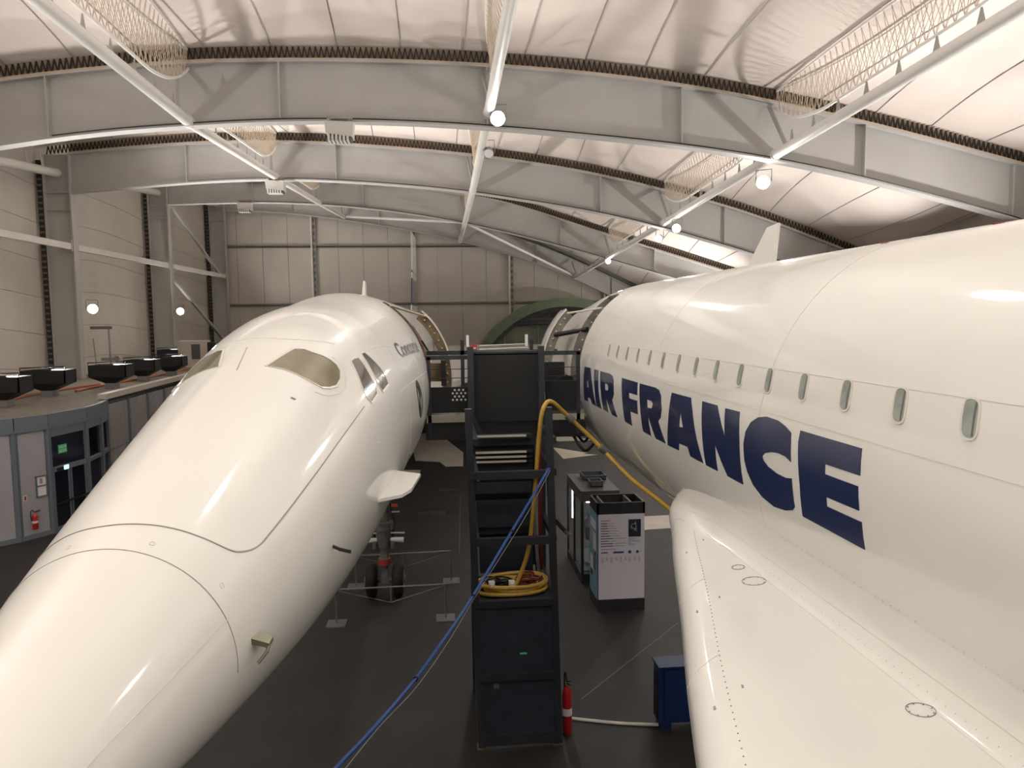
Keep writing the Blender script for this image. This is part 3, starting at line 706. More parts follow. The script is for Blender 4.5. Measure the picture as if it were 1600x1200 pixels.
# ================================================================== LEFT JET (nose towards the viewer)
SY = [2, 4, 6, 8, 10, 12, 14]
fa = spline(SY, [.262, .629, .903, 1.117, 1.266, 1.393, 1.379])
fb = spline(SY, [.230, .679, 1.098, 1.383, 1.455, 1.579, 1.649])
fz = spline(SY, [4.747, 4.821, 4.924, 5.081, 5.177, 5.216, 5.21])
def secL(y):
    x = -1.645-.009*(y-14)
    if y < 2:
        k = math.sqrt(max(0, (y-1.25)/.75)); return x, 4.747-.03*(2-y), .262*k, .23*k
    if y <= 14: return x, fz(y), fa(y), fb(y)
    if y <= 48: return x, 5.21, 1.379+.03*min(1, (y-14)/4), 1.649+.01*min(1, (y-14)/4)
    k = (y-48)/16; s = math.sqrt(max(.0004, 1-k*k*.98)); return x, 5.21+.9*k*k, 1.409*s, 1.659*s
def surfL(y, th, off=0):
    x, z, a, b = secL(y); return Vector((x+(a+off)*sin(th), y, z+(b+off)*cos(th)))
def body(surf, ys, n, hole):
    m = MB(); (y0, y1, t0, t1) = hole
    for y in ys:
        for j in range(n): m.v.append(tuple(surf(y, -PI+2*PI*j/n, 0)))
    for i in range(len(ys)-1):
        ym = (ys[i]+ys[i+1])/2
        for j in range(n):
            tm = -PI+2*PI*(j+.5)/n
            if y0 < ym < y1 and t0 < tm < t1: continue
            a = i*n+j; b = i*n+(j+1) % n; m.f.append((a, b, b+n, a+n))
    m.f.append(tuple(range(n-1, -1, -1))); k = (len(ys)-1)*n; m.f.append(tuple(k+j for j in range(n)))
    return m
NT = 96; ST = 2*PI/NT
lj = thing('supersonic_jet', 'white supersonic jet on the left, nose pointing towards the viewer', 'airplane', (-1.6, 17.2, 0))
ysL = [1.25+.01, 1.3, 1.4, 1.55, 1.75]+[2+.2*k for k in range(58)]+[13.6, 13.75, 14, 14.4, 14.8, 15.2, 16]+[17+1.5*k for k in range(21)]+[48+1.6*k for k in range(11)]
HL = (13.6, 14.8, ST*7, ST*30)
body(surfL, ysL, NT, HL).build('fuselage', 'paint', lj, smooth=True)
def door_frame(surf, hole, parent, matn, sgn):
    y0, y1, t0, t1 = hole; n = 24; T = lambda u: t0+(t1-t0)*u
    m = MB()
    m.slab(lambda u, v: surf(y1, T(u), -.24*v), n, 1, (0, .03, 0)); m.slab(lambda u, v: surf(y0, T(u), -.24*v), n, 1, (0, -.03, 0))
    for t in (t0, t1): m.slab(lambda u, v: surf(y0+(y1-y0)*u, t, -.24*v), 4, 1, (0, 0, .02))
    fr = m.build('door_frame', matn, parent)
    for k in range(1, 12):
        p = surf(y1-.005, T(k/12), -.11); MB().lathe(p, (0, -1, 0), [(0, .022), (.02, .018), (.024, .006)], 8).build('bolt', 'bolt', fr)
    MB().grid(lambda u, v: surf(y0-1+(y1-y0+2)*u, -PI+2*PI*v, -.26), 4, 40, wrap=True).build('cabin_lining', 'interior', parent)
def door_leaf(surf, ya, yb, t0, t1, dx, parent, matn, lj_):
    n = 20; T = lambda u: t0+(t1-t0)*u; sh = Vector((dx, 0, 0))
    lf = MB().slab(lambda u, v: surf(ya+(yb-ya)*v, T(u), 0)+sh, n, 2, (0, 0, 0)) if False else None
    m = MB(); N = n+1
    for off in (0, -.03):
        for v in (ya, yb):
            for k in range(N): m.v.append(tuple(surf(v, T(k/n), off)+sh))
    for k in range(n):
        m.f += [(k, k+1, N+k+1, N+k), (2*N+k, 3*N+k, 3*N+k+1, 2*N+k+1), (k, 2*N+k, 2*N+k+1, k+1), (N+k, N+k+1, 3*N+k+1, 3*N+k)]
    m.f += [(0, N, 3*N, 2*N), (n, 2*N+n, 3*N+n, N+n)]
    lf = m.build('door_leaf', 'paint', parent, smooth=True)
    MB().slab(lambda u, v: surf(ya+.02, T(u), -.03-.17*v)+sh, n, 1, (0, yb-ya-.04, 0)).build('door_edge', matn, lf)
    for k in range(1, 12):
        p = surf(ya+.018, T(k/12), -.11)+sh; MB().lathe(p, (0, -1, 0), [(0, .022), (.02, .018), (.024, .006)], 8).build('bolt', 'bolt', lf)
    return lf
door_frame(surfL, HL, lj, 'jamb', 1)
dl = door_leaf(surfL, 14.9, 15.75, .62, 1.95, .47, lj, 'jamb', None)
MB().tube([surfL(13.7, .55, .02), surfL(14.95, .72, -.03)+Vector((.47, 0, 0))], .02, 6).build('hinge_rod', 'bolt', dl)
decal([(14.84, 1.02), (15.7, 1.02), (15.7, 1.4), (14.84, 1.4)], None, surfL, .3, .1, .004, .008).build('pink_patch', 'pink', lj)  # plain pink patch on the skin aft of the door
MB().bar(surfL(14.9, 1.1, .02), surfL(14.86, 1.3, .1), .03, .03).build('door_handle', 'black', lj)
# visor panes and cockpit side windows
paneR = [(6.133,.195),(6.42,.248),(6.709,.301),(6.80,.37),(6.83,.443),(6.90,.53),(6.941,.61),(6.945,.67),(6.89,.723),(6.739,.761),(6.557,.767),(6.40,.73),(6.284,.677),(6.235,.59),(6.21,.501),(6.183,.342)]
paneL = [(y, -t) for y, t in paneR]
sw1 = [(7.33,.738),(7.45,.742),(7.60,.765),(7.60,.83),(7.52,1.05),(7.46,1.085),(7.14,1.085),(7.07,1.02),(7.09,.95)]
sw2 = [(7.80,.768),(7.93,.775),(7.99,.83),(8.10,.95),(8.16,1.05),(8.12,1.115),(7.72,1.112),(7.66,1.05)]
def window(poly, surf, name, glass, parent, du=.12, dv=.06):
    w = decal(poly, None, surf, du, dv, .004, .01).build(name, glass, parent, smooth=True)
    strip(dense(poly+[poly[0]], 3)[:-1], surf, .022, .006, .01, True).build('frame', 'rim', w)
    return w
for p, g in ((paneR, 'visor'), (paneL, 'visor'), (sw1, 'cockpit_glass'), (sw2, 'cockpit_glass'), ([(y, -t) for y, t in sw1], 'cockpit_glass'), ([(y, -t) for y, t in sw2], 'cockpit_glass')):
    window(p, surfL, 'visor_window' if g == 'visor' else 'cockpit_window', g, lj)
for s in (1, -1):       # raised surround lines of the visor windows
    q = smooth2([(7.03, s*.60), (7.0, s*.72), (6.81, s*.806), (6.567, s*.828), (6.25, s*.75), (6.12, s*.65)], 4)
    strip(q, surfL, .006, .003).build('panel_joint', 'paint_faint', lj)
strip(dense([(6.60, -.075), (5.99, -.012)], 6), surfL, .006, .003).build('panel_joint', 'paint_line', lj)
strip(smooth2([(6.9, -.5), (6.93, -.34), (6.90, -.15), (6.88, .0), (6.90, .16), (7.02, .30), (7.2, .43), (7.40, .55)], 5), surfL, .006, .002).build('panel_joint', 'paint_faint', lj)
vis = smooth2([(6.9, -1.05), (5.95, -1.037), (5.2, -1.035), (4.3, -1.03), (4.08, -1.02), (3.94, -.95), (3.83, -.787), (3.78, -.538), (3.729, -.197), (3.729, .097), (3.76, .40), (3.80, .64), (3.86, .85), (3.94, .951), (4.08, 1.02), (4.3, 1.033), (5.2, 1.036), (5.95, 1.038), (6.87, 1.05)], 8)
strip(vis, surfL, .009, .003).build('visor_joint', 'paint_line', lj)
strip([(3.56-.05*cos(-1.7+3.4*k/60), -1.7+3.4*k/60) for k in range(61)], surfL, .005, .002).build('nose_joint', 'paint_line', lj)
for s in (1, -1): strip(dense([(1.9, s*1.1), (2.568, s*1.132), (3.05, s*1.19), (3.568, s*1.225)], 6), surfL, .006, .002).build('panel_joint', 'paint_faint', lj)
for y, t in ((3.60, -.348), (3.60, .328), (3.64, .994)): strip([(y+.014*cos(a*PI/8), t+.014/.6*sin(a*PI/8)) for a in range(16)], surfL, .003, .002, .003, True).build('fastener_ring', 'paint_faint', lj)
for y0, t0, t1 in ((9.2, .25, 2.2), (11.1, .2, 2.2), (15.9, .2, 2.2)):
    strip([(y0, t0+(t1-t0)*k/30) for k in range(31)], surfL, .006, .002).build('panel_joint', 'paint_faint', lj)
strip(dense([(8.3, .80), (13.4, 1.22)], 20), surfL, .006, .002).build('panel_joint', 'paint_faint', lj)
strip(dense([(8.6, 1.25), (13.5, 1.40)], 20), surfL, .006, .002).build('panel_joint', 'paint_faint', lj)
strip(dense([(6.79, 1.182), (6.84, 1.33), (6.98, 1.36)], 4), surfL, .01, .002).build('panel_joint', 'paint_faint', lj)
decal([(5.745, .52), (5.765, .52), (5.785, .56), (5.765, .56)], None, surfL, .05, .03, .004, .008).build('dark_mark', 'print_grey', lj)
# word on the side, emblem
tv, tf = text_mesh('Concorde', 1.0, .018); wm = max(p[0] for p in tv); hm = .72; m = MB()
for x, y in tv:
    Y = 9.75+2.35*(x/wm); th = 1.041+.042*(Y-9.75)-y/hm*.155; m.v.append(tuple(surfL(Y, th, .005)))
m.f = tf; m.build('lettering', 'black_print', lj)
el = lambda a, k: (10.42+.26*k*cos(a)-.10*sin(a)*k, 1.50-.185*k*sin(a))
decal([el(2*PI*k/28, 1) for k in range(28)], [[el(2*PI*k/28, .78) for k in range(28)]], surfL, .08, .04, .005, .008).build('emblem_ring', 'black_print', lj)
decal([(10.28, 1.36), (10.44, 1.38), (10.52, 1.48), (10.40, 1.50), (10.50, 1.62), (10.36, 1.66), (10.30, 1.54), (10.38, 1.47)], None, surfL, .08, .04, .005, .008).build('emblem_figure', 'black_print', lj)
# vane, probes, aerial
A, B, C, D, E = [Vector(p) for p in ((-.66, 6.74, 4.75), (-.40, 6.93, 4.75), (-.32, 7.15, 4.75), (-.25, 7.85, 4.75), (-.56, 8.1, 4.75))]
MB().prism([A, B, C, D, E], (0, .0, .03)).build('nose_vane', 'paint', lj)
MB().hexa([A+Vector((-.1,-.05,-.05)), A+Vector((.03,0,-.03)), E+Vector((.03,0,-.03)), E+Vector((-.1,.1,-.05)), A+Vector((-.1,-.05,.08)), A+Vector((.02,0,.05)), E+Vector((.02,0,.05)), E+Vector((-.1,.1,.08))]).build('vane_fairing', 'paint', lj)
for s in (1, -1):
    cx = secL(3.8)[0]; X = lambda x: cx+s*(x-cx)
    pr_ = MB().hexa([(X(-1.0),3.72,4.81),(X(-.885),3.72,4.775),(X(-.885),3.82,4.775),(X(-1.0),3.86,4.81),(X(-1.0),3.72,4.84),(X(-.885),3.72,4.80),(X(-.885),3.80,4.80),(X(-1.0),3.86,4.84)]).build('air_probe', 'probe', lj)
    MB().tube([(X(-.89),3.74,4.79), (X(-.89),3.70,4.77), (X(-.93),3.67,4.725)], .009, 8).build('probe_tube', 'probe', pr_)
    cx = secL(5.15)[0]
    MB().bar((X(-.80),5.16,4.86), (X(-.72),5.1,4.845), .012, .02).bar((X(-.725),5.1,4.845), (X(-.64),5.04,4.842), .012, .022).build('pitot_blade', 'black', lj)
zt = surfL(16.8, 0).z
MB().hexa([(-1.70,16.5,zt-.05),(-1.62,16.5,zt-.05),(-1.62,16.95,zt-.05),(-1.70,16.95,zt-.05),(-1.68,16.75,zt+.36),(-1.64,16.75,zt+.36),(-1.64,16.98,zt+.36),(-1.68,16.98,zt+.36)]).build('aerial', 'paint', lj)
# wings and fin
for s in (1, -1):
    c = -1.85; pts = [(c+s*1.0, 18.8), (c+s*1.6, 21.5), (c+s*2.6, 26), (c+s*3.9, 31), (c+s*5.6, 36), (c+s*8.2, 42), (c+s*10.8, 47.5), (c+s*12.4, 52), (c+s*12.8, 55), (c+s*11, 56), (c+s*1.0, 57)]
    MB().prism([(x, y, 4.15) for x, y in pts], (0, 0, .22)).build('wing', 'paint', lj)
def fin_band(z0, z1, matn):
    ya = lambda z: 50+(z-6.6)*.9; yb = lambda z: 58.5+(z-6.6)*.25
    X = lambda y: -1.645-.009*(y-14); th = lambda z: .20-.012*(z-6.6)
    p = []
    for z in (z0, z1):
        p += [(X(50)-th(z)*.2, ya(z), z), (X(50)+th(z)*.2, ya(z), z), (X(55)+th(z), yb(z), z), (X(55)-th(z), yb(z), z)]
    MB().hexa(p).build('fin', matn, lj)
for z0, z1, mm in ((6.5, 7.3, 'paint'), (7.3, 9.15, 'navy'), (9.15, 9.58, 'paint'), (9.58, 9.72, 'navy'), (9.72, 12.5, 'paint')): fin_band(z0, z1, mm)
# nose gear
def nose_gear(parent, x, y, belly):
    g = MB().lathe((x, y, .62), (0,0,1), [(0,.07),(.12,.09),(.14,.13),(.3,.13),(.32,.11),(.55,.11),(.57,.16),(.95,.18),(.97,.22),(1.15,.22),(1.17,.15),(1.55,.14),(1.6,.19),(1.75,.19),(1.8,.13),(belly-.62,.13)], 18).build('gear_leg', 'gear', parent, smooth=True)
    MB().lathe((x, y, .78), (0,0,1), [(0,.145),(.13,.145)], 18).build('red_band', 'redband', g, smooth=True)
    MB().tube([(x-.42, y, .40), (x+.42, y, .40)], .06, 10).build('axle', 'gear', g)
    MB().hexa([(x-.1,y-.08,.34),(x+.1,y-.08,.34),(x+.1,y+.08,.34),(x-.1,y+.08,.34),(x-.07,y-.07,.66),(x+.07,y-.07,.66),(x+.07,y+.07,.66),(x-.07,y+.07,.66)]).build('axle_fork', 'gear', g)
    for s in (-1, 1):
        c = (x+s*.17, y, .40)
        w = MB().lathe(c, (s,0,0), [(0,.24),(.015,.33),(.05,.385),(.08,.40),(.18,.40),(.21,.385),(.245,.33),(.26,.24)], 32).build('tyre', 'rubber', parent, smooth=True)
        MB().lathe((x+s*.42, y, .40), (s,0,0), [(0,.22),(.015,.2),(.02,.1),(.05,.08)], 18).build('hub', 'gear', w)
        MB().tube([(x+s*.15, y-.03, 1.36), (x+s*.45, y-.05, 1.34)], [.05, .065], 10).build('taxi_lamp', 'gear_white', g, smooth=True)
        MB().tube([(x+s*.12, y-.05, 1.52), (x+s*.48, y-.1, 1.52)], .018, 6).build('brace_rod', 'gear_white', g)
        MB().tube([(x+s*.17, y, 1.2), (x+s*.25, y-.05, 1.75), (x+s*.16, y, 2.2)], .022, 6).build('hydraulic_line', 'black', g)
        for z in (1.18, 1.62): MB().lathe((x+s*.2, y-.12, z), (0,0,1), [(0,.05),(.14,.05)], 10).build('actuator', 'gear', g)
    MB().tube([(x, y+.1, 1.9), (x, y+1.2, belly+.3)], .06, 8).build('drag_brace', 'gear', parent)
    MB().box((x+.2, y-.18, 2.15), (x+.34, y-.16, 2.22)).build('tag', 'orange', g)
    MB().box((x+.2, y-.18, 2.02), (x+.38, y-.16, 2.05)).build('tag_plate', 'gear_white', g)
    for s in (-1, 1): MB().box((x+s*.42-.015, y-.2, belly-.75), (x+s*.42+.015, y+1.6, belly+.35)).build('gear_door', 'paint', parent)
nose_gear(lj, -1.42, 17.17, 3.65)

# ================================================================== RIGHT JET (nose away from the viewer)
CXR, CZR, AR, BR = 3.83, 5.33, 1.44, 1.66
def secR(y):
    if y > 13.1:
        q = max(1.26, 26.8-y); x, z, a, b = secL(q); k = min(1, (y-13.1)/3)
        return CXR, CZR+(z-5.21)*1.0, a*(AR/1.383*(1-k)+1.0*k), b*(BR/1.64*(1-k)+k)
    if y > -24: return CXR, CZR, AR, BR
    k = (-24-y)/13; s = math.sqrt(max(.0004, 1-k*k*.98)); return CXR, CZR+.8*k*k, AR*s, BR*s
def surfR(y, th, off=0):
    x, z, a, b = secR(y); return Vector((x+(a+off)*sin(th), y, z+(b+off)*cos(th)))
rj = thing('supersonic_jet', 'white supersonic jet on the right with large navy lettering, nose pointing away', 'airplane', (3.83, 9.2, 0))
HR = (13.12, 13.95, -ST*31, -ST*8)
ysR = [-36.9+1.3*k for k in range(10)]+[-24+1.5*k for k in range(17)]+[1+.5*k for k in range(25)]+[13.12, 13.4, 13.7, 13.95]+[14.2+.4*k for k in range(27)]+[24.8, 25.0, 25.2, 25.35, 25.45, 25.52]
body(surfR, ysR, NT, HR).build('fuselage', 'paint', rj, smooth=True)
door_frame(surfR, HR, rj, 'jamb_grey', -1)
dr = door_leaf(surfR, 14.3, 15.1, -1.95, -.72, -.52, rj, 'jamb_grey', None)
MB().tube([surfR(13.3, -.75, 0), surfR(14.35, -.78, -.03)+Vector((-.45, 0, 0))], .02, 6).build('hinge_rod', 'cable_white', dr)
MB().tube([surfR(13.9, -1.0, -.1), surfR(14.35, -1.08, -.1)+Vector((-.5, 0, 0))], .045, 8).build('hinge_arm', 'black', dr)
# cabin windows
for k in range(26):
    y0 = 3.32+.553*14-.553*k; hw, hh = .058, .060
    pts = []
    for q in range(20):
        a = 2*PI*q/20; cx_, sx_ = cos(a), sin(a)
        u = hw*math.copysign(abs(cx_)**.8, cx_); v = hh*math.copysign(abs(sx_)**.45, sx_)
        pts.append((y0+u+.028*(v/hh), -1.222+v))
    w = decal(pts, None, surfR, .06, .03, .004, .01).build('cabin_window', 'cabin_glass', rj, smooth=True)
    strip(pts, surfR, .012, .007, .01, True).build('rim', 'rim', w)
    strip([(y0-.026-.02, -1.222-.05), (y0-.026, -1.222), (y0-.026+.02, -1.222+.05)], surfR, .012, .006).build('reflection_line', 'cabin_reflection', w)  # dark line painted in for the double-pane reflection
LETTERS = [
    ('A', [(12.608, -1.437), (12.119, -1.431), (11.925, -1.571), (11.76, -1.782), (12.09, -1.782), (12.154, -1.736), (12.39, -1.739), (12.436, -1.782), (12.745, -1.789), (12.647, -1.617)], [(12.31, -1.527), (12.223, -1.629), (12.334, -1.631)]),
    ('I', [(11.8, -1.432), (11.494, -1.429), (11.421, -1.633), (11.359, -1.782), (11.715, -1.783), (11.723, -1.634)], None),
    ('R', [(11.348, -1.429), (10.691, -1.425), (10.517, -1.436), (10.427, -1.472), (10.381, -1.586), (10.504, -1.645), (10.291, -1.777), (10.627, -1.781), (10.899, -1.648), (10.876, -1.779), (11.2, -1.778), (11.245, -1.614)], [(10.962, -1.521), (10.788, -1.524), (10.721, -1.546), (10.747, -1.574), (10.938, -1.581)]),
    ('F', [(9.963, -1.426), (9.142, -1.422), (9.108, -1.515), (9.526, -1.522), (9.505, -1.563), (9.108, -1.558), (9.098, -1.658), (9.472, -1.665), (9.468, -1.777), (9.841, -1.776), (9.878, -1.597)], None),
    ('R', [(9.039, -1.423), (8.374, -1.417), (8.214, -1.425), (8.115, -1.46), (8.061, -1.547), (8.093, -1.601), (8.199, -1.636), (7.995, -1.768), (8.372, -1.773), (8.61, -1.633), (8.584, -1.772), (8.924, -1.773), (8.958, -1.588)], [(8.658, -1.518), (8.476, -1.516), (8.402, -1.531), (8.45, -1.567), (8.638, -1.574)]),
    ('A', [(7.743, -1.415), (7.136, -1.409), (7.05, -1.484), (6.955, -1.594), (6.787, -1.76), (7.159, -1.762), (7.202, -1.708), (7.491, -1.717), (7.525, -1.765), (7.912, -1.772), (7.809, -1.596)], [(7.404, -1.508), (7.311, -1.601), (7.441, -1.608)]),
    ('N', [(6.808, -1.408), (6.429, -1.405), (6.192, -1.554), (6.235, -1.406), (5.928, -1.402), (5.876, -1.546), (5.841, -1.755), (6.175, -1.757), (6.428, -1.612), (6.414, -1.759), (6.714, -1.762), (6.754, -1.575)], None),
    ('C', [(5.416, -1.386), (5.562, -1.401), (5.679, -1.433), (5.76, -1.485), (5.787, -1.551), (5.766, -1.626), (5.72, -1.677), (5.628, -1.728), (5.473, -1.766), (5.28, -1.781), (5.085, -1.768), (4.964, -1.747), (4.928, -1.729), (4.947, -1.609), (5.04, -1.618), (5.178, -1.617), (5.322, -1.605), (5.41, -1.585), (5.429, -1.568), (5.388, -1.55), (5.279, -1.533), (5.161, -1.525), (5.046, -1.528), (4.964, -1.541), (5.0, -1.422), (5.095, -1.403), (5.219, -1.388)], None),
    ('E', [(4.871, -1.4), (4.122, -1.396), (4.103, -1.491), (4.502, -1.496), (4.498, -1.534), (4.115, -1.53), (4.097, -1.614), (4.474, -1.619), (4.469, -1.655), (4.073, -1.651), (4.062, -1.748), (4.817, -1.75), (4.825, -1.62), (4.861, -1.505), (4.878, -1.447)], None),
]
for ch, o, h in LETTERS:
    decal(o, [h] if h else None, surfR, .10, .05, .005, .009).build('letter', 'navy', rj, smooth=True)
strip(dense([(12.9, -1.17), (-20, -1.145)], 40), surfR, .005, .002).build('panel_joint', 'paint_faint', rj)
strip(dense([(12.9, -1.365), (-20, -1.37)], 40), surfR, .005, .002).build('panel_joint', 'paint_faint', rj)
for y in (12.3, 8.6, 5.55, 1.9): strip([(y, -.1-2.3*k/40) for k in range(41)], surfR, .005, .002).build('panel_joint', 'paint_faint', rj)
for y, t in ((5.75, -.22), (4.55, -.2)): decal([(y, t), (y+.08, t), (y+.08, t+.015), (y, t+.015)], None, surfR, .1, .03, .004, .006).build('red_mark', 'redband', rj)
zt = surfR(8.8, 0).z
MB().hexa([(3.80,8.50,zt-.05),(3.86,8.50,zt-.05),(3.86,9.25,zt-.05),(3.80,9.25,zt-.05),(3.815,8.36,zt+.44),(3.845,8.36,zt+.44),(3.845,8.66,zt+.42),(3.815,8.66,zt+.42)]).build('aerial', 'paint', rj)
# wing root on the viewer's side
le = spline([-33, -20, -10, -2, 3.1, 3.98, 5.25, 6.51, 7.5, 8.05, 8.3], [-10.2, -6.0, -2.6, -.32, 1.11, 1.34, 1.70, 2.04, 2.32, 2.50, 2.66])
def wing_top(x, y):
    L = le(y); d = max(0, x-L); u = d/max(.2, 2.75-L)
    f = min(1, max(0, (8.25-y)/1.8))
    return 4.27+.12*(1-math.exp(-d/.055))+.12*u*f+.24*f*min(2.6, max(0, (x-2.33)/.15)**2)
def wing_sec(y):
    L = le(y); W = 2.8-L; p = [(3.0, 3.72), (L+.7*W, 3.80), (L+.4*W, 3.95), (L+min(.25, .3*W), 4.04), (L+min(.07, .1*W), 4.10)]
    for d in (0, .015, .04, .08, .14, .22): p.append((L+min(d, W*d*1.6), None))
    e = L+min(.22, W*.35)
    for k in (.3, .6, .85, 1.0): p.append((e+(max(e+.01, 2.30)-e)*k, None))
    for k in range(1, 13): p.append((max(e+.01, 2.30)+(2.8-max(e+.01, 2.30))*k/12*(.55 if k < 12 else 1), None))
    return [(x, wing_top(x, y)-(.04 if x == L and z is None else 0) if z is None else z) for x, z in p]
m = MB(); ysW = [8.29, 8.2, 8.05, 7.85, 7.6, 7.3, 7.0]+[6.5-.5*k for k in range(20)]+[-4-2*k for k in range(15)]
for y in ysW: m.v += [(x, y, z) for x, z in wing_sec(y)]
ns = len(wing_sec(0))
for i in range(len(ysW)-1):
    for j in range(ns): a = i*ns+j; b = i*ns+(j+1) % ns; m.f.append((a, b, b+ns, a+ns))
m.f += [tuple(range(ns)), tuple((len(ysW)-1)*ns+j for j in range(ns))]
wg = m.build('wing', 'paint', rj, smooth=True)
MB().prism([(2*CXR-x, y, 4.0) for x, y in [(2.8, 8.2)]+[(le(y), y) for y in (8, 6, 3, 0, -5, -10, -20, -33)]+[(2.8, -34)]], (0, 0, .25)).build('wing', 'paint', rj)
surfW = lambda x, y, off=0: Vector((x, y, wing_top(x, y)+off))
surfWd = lambda d, y, off=0: surfW(le(y)+d, y, off)
def rivets(pts, surf, r=.004, mm='paint_line'):
    m = MB()
    for u, v in pts:
        c = surf(u, v, .003); n = (surf(u, v, .05)-c).normalized(); m.lathe(c-n*.004, n, [(0, r), (.005, r*.8)], 6)
    return stuff(m.build('rivet_row', mm, rj))
rivets([(.20, 7.0-.062*k) for k in range(90)], surfWd)
rivets([(7.2-.075*k, -1.92) for k in range(90)], surfR, .004, 'paint_faint')
rivets([(2.38, 7.2-.07*k) for k in range(90)], surfW, .0035, 'paint_faint')
strip(dense([(2.33, 7.3), (2.33, 0)], 40), surfW, .004, .002).build('panel_joint', 'paint_faint', rj)
strip(dense([(2.42, 7.2), (2.42, 0)], 40), surfW, .006, .002).build('panel_joint', 'paint_faint', rj)
for y in (7.0, 5.3, 4.05): strip(dense([(.0, y), (.1, y+.05), (.20, y+.12)], 4), surfWd, .006, .002).build('panel_joint', 'paint_faint', rj)
for y in (6.9, 2.0): strip(dense([(le(y)+.2, y), (2.3, y+.5)], 10), surfW, .006, .002).build('panel_joint', 'paint_faint', rj)
for x, y, r in ((2.24, 5.2, .085), (2.25, 5.52, .05), (2.28, 3.32, .065)):
    pts = [(x+r*cos(a*PI/14), y+r*sin(a*PI/14)) for a in range(28)]
    hp = strip(pts, surfW, .003, .004, .003, True).build('access_panel', 'paint_line', rj)
    for a in range(8):
        c = surfW(x+r*.88*cos(a*PI/4), y+r*.88*sin(a*PI/4), .001); MB().lathe(c, (0,0,1), [(0,.005),(.003,.004)], 6).build('screw', 'paint_line', hp)
for d_, y in ((.26, 6.3), (.10, 6.1), (.27, 5.0), (.10, 4.85), (.28, 3.75), (.11, 3.6)):
    decal([(d_, y), (d_+.012, y), (d_+.012, y+.03), (d_, y+.03)], None, surfWd, .05, .05, .002, .003).build('stencil_mark', 'paint_line', rj)
nose_gear(rj, 3.83, 9.2, 3.75)

# ================================================================== ACCESS STAIR TOWER AND GANGWAY
tw = thing('access_tower', 'dark steel stair tower with gangway standing between the two jets', 'stair tower', (1.0, 11.5, 0))
xl = lambda z: .47-.0233*z
xr = lambda z: 1.63-.0233*z
Yf = 10.75
for fx in (xl, xr): MB().bar((fx(0), Yf, .03), (fx(5.1), Yf, 5.1), .10, .10, (0,1,0)).build('post', 'steel_dark', tw)
for x in (.46, 1.64):
    MB().box((x-.05, 12.45, 0), (x+.05, 12.57, 5.92)).build('post', 'steel_dark', tw)
for z, h in ((.14, .16), (1.1, .1), (2.22, .1), (3.15, .11), (4.13, .11)):
    MB().bar((xl(z), Yf-.02, z), (xr(z), Yf-.02, z), .1, h).build('crossbar', 'steel_dark', tw)
for z0, z1 in ((.22, 1.05), (1.15, 2.17)):
    MB().hexa([(xl(z0)+.05,Yf,z0),(xr(z0)-.05,Yf,z0),(xr(z0)-.05,Yf+.03,z0),(xl(z0)+.05,Yf+.03,z0),(xl(z1)+.05,Yf,z1),(xr(z1)-.05,Yf,z1),(xr(z1)-.05,Yf+.03,z1),(xl(z1)+.05,Yf+.03,z1)]).build('front_panel', 'riser', tw)
for x in (.44, 1.58): MB().box((x, Yf+.06, .05), (x+.03, 12.45, 2.15)).build('side_panel', 'steel_dark', tw)
MB().box((.42, Yf-.02, 2.19), (1.58, 11.9, 2.23)).build('shelf', 'riser', tw)
for x in (.44, 1.58):
    MB().box((x-.04, Yf-.05, 0), (x+.1, Yf+.1, .03)).build('foot_wedge', 'jamb', tw)
    for z in (2.2, 3.15, 4.13, 4.6): MB().box((x-.02, Yf+.05, z-.05), (x+.05, 12.45, z+.05)).build('side_rail', 'steel_dark', tw)
MB().box((.66, Yf-.035, .93), (.74, Yf-.005, 1.0)).build('outlet_plate', 'tray', tw)
MB().box((1.06, Yf-.004, 1.42), (1.16, Yf+.0, 1.445)).build('paint_mark', 'sign_green', tw)
for k, (y, z) in enumerate(((12.0, 4.51), (11.98, 4.25), (12.0, 4.17), (12.02, 4.09))):
    tr = MB().box((.5, y, z-.03), (1.42, y+.2, z)).build('tread', 'steel_dark', tw)
    MB().box((.5, y-.02, z-.028), (1.32, y, z+.006)).build('nosing', 'nosing', tr)
for y, z0, z1, x1 in ((12.25, 4.30, 4.42, 1.5), (12.2, 3.80, 4.0, 1.45), (12.0, 3.56, 3.74, 1.4), (11.95, 3.02, 3.46, 1.42), (11.9, 2.28, 2.78, 1.4), (12.1, 2.86, 2.98, 1.45)):
    MB().box((.5, y, z0), (x1, y+.04, z1)).build('riser_panel', 'riser', tw)
for x in (.5, 1.45): MB().bar((x, 11.6, 2.3), (x, 13.4, 4.5), .05, .2).build('stringer', 'steel_dark', tw)
MB().box((1.5, 11.9, 2.3), (1.56, 11.96, 4.5)).build('cable_riser', 'red_cable', tw)
MB().box((.5, 12.35, 2.24), (1.5, 12.4, 4.3)).build('back_panel', 'mesh_black', tw)
# guard panel
MB().box((.50, 12.55, 4.66), (1.60, 12.61, 5.80)).build('guard_panel', 'mesh_black', tw)
MB().box((.46, 12.55, 5.78), (1.64, 12.63, 5.84)).build('guard_rail', 'steel_dark', tw)
for z in (5.87, 5.93): MB().tube([(.62, 12.7, z), (1.45, 12.75, z+.02)], .007, 6).build('bright_rod', 'cable_white', tw)
MB().hexa([(.5,12.5,4.35),(.7,12.5,4.35),(.7,12.55,4.35),(.5,12.55,4.35),(.5,12.5,4.75),(.52,12.5,4.75),(.52,12.55,4.75),(.5,12.55,4.75)]).build('gusset', 'steel_dark', tw)
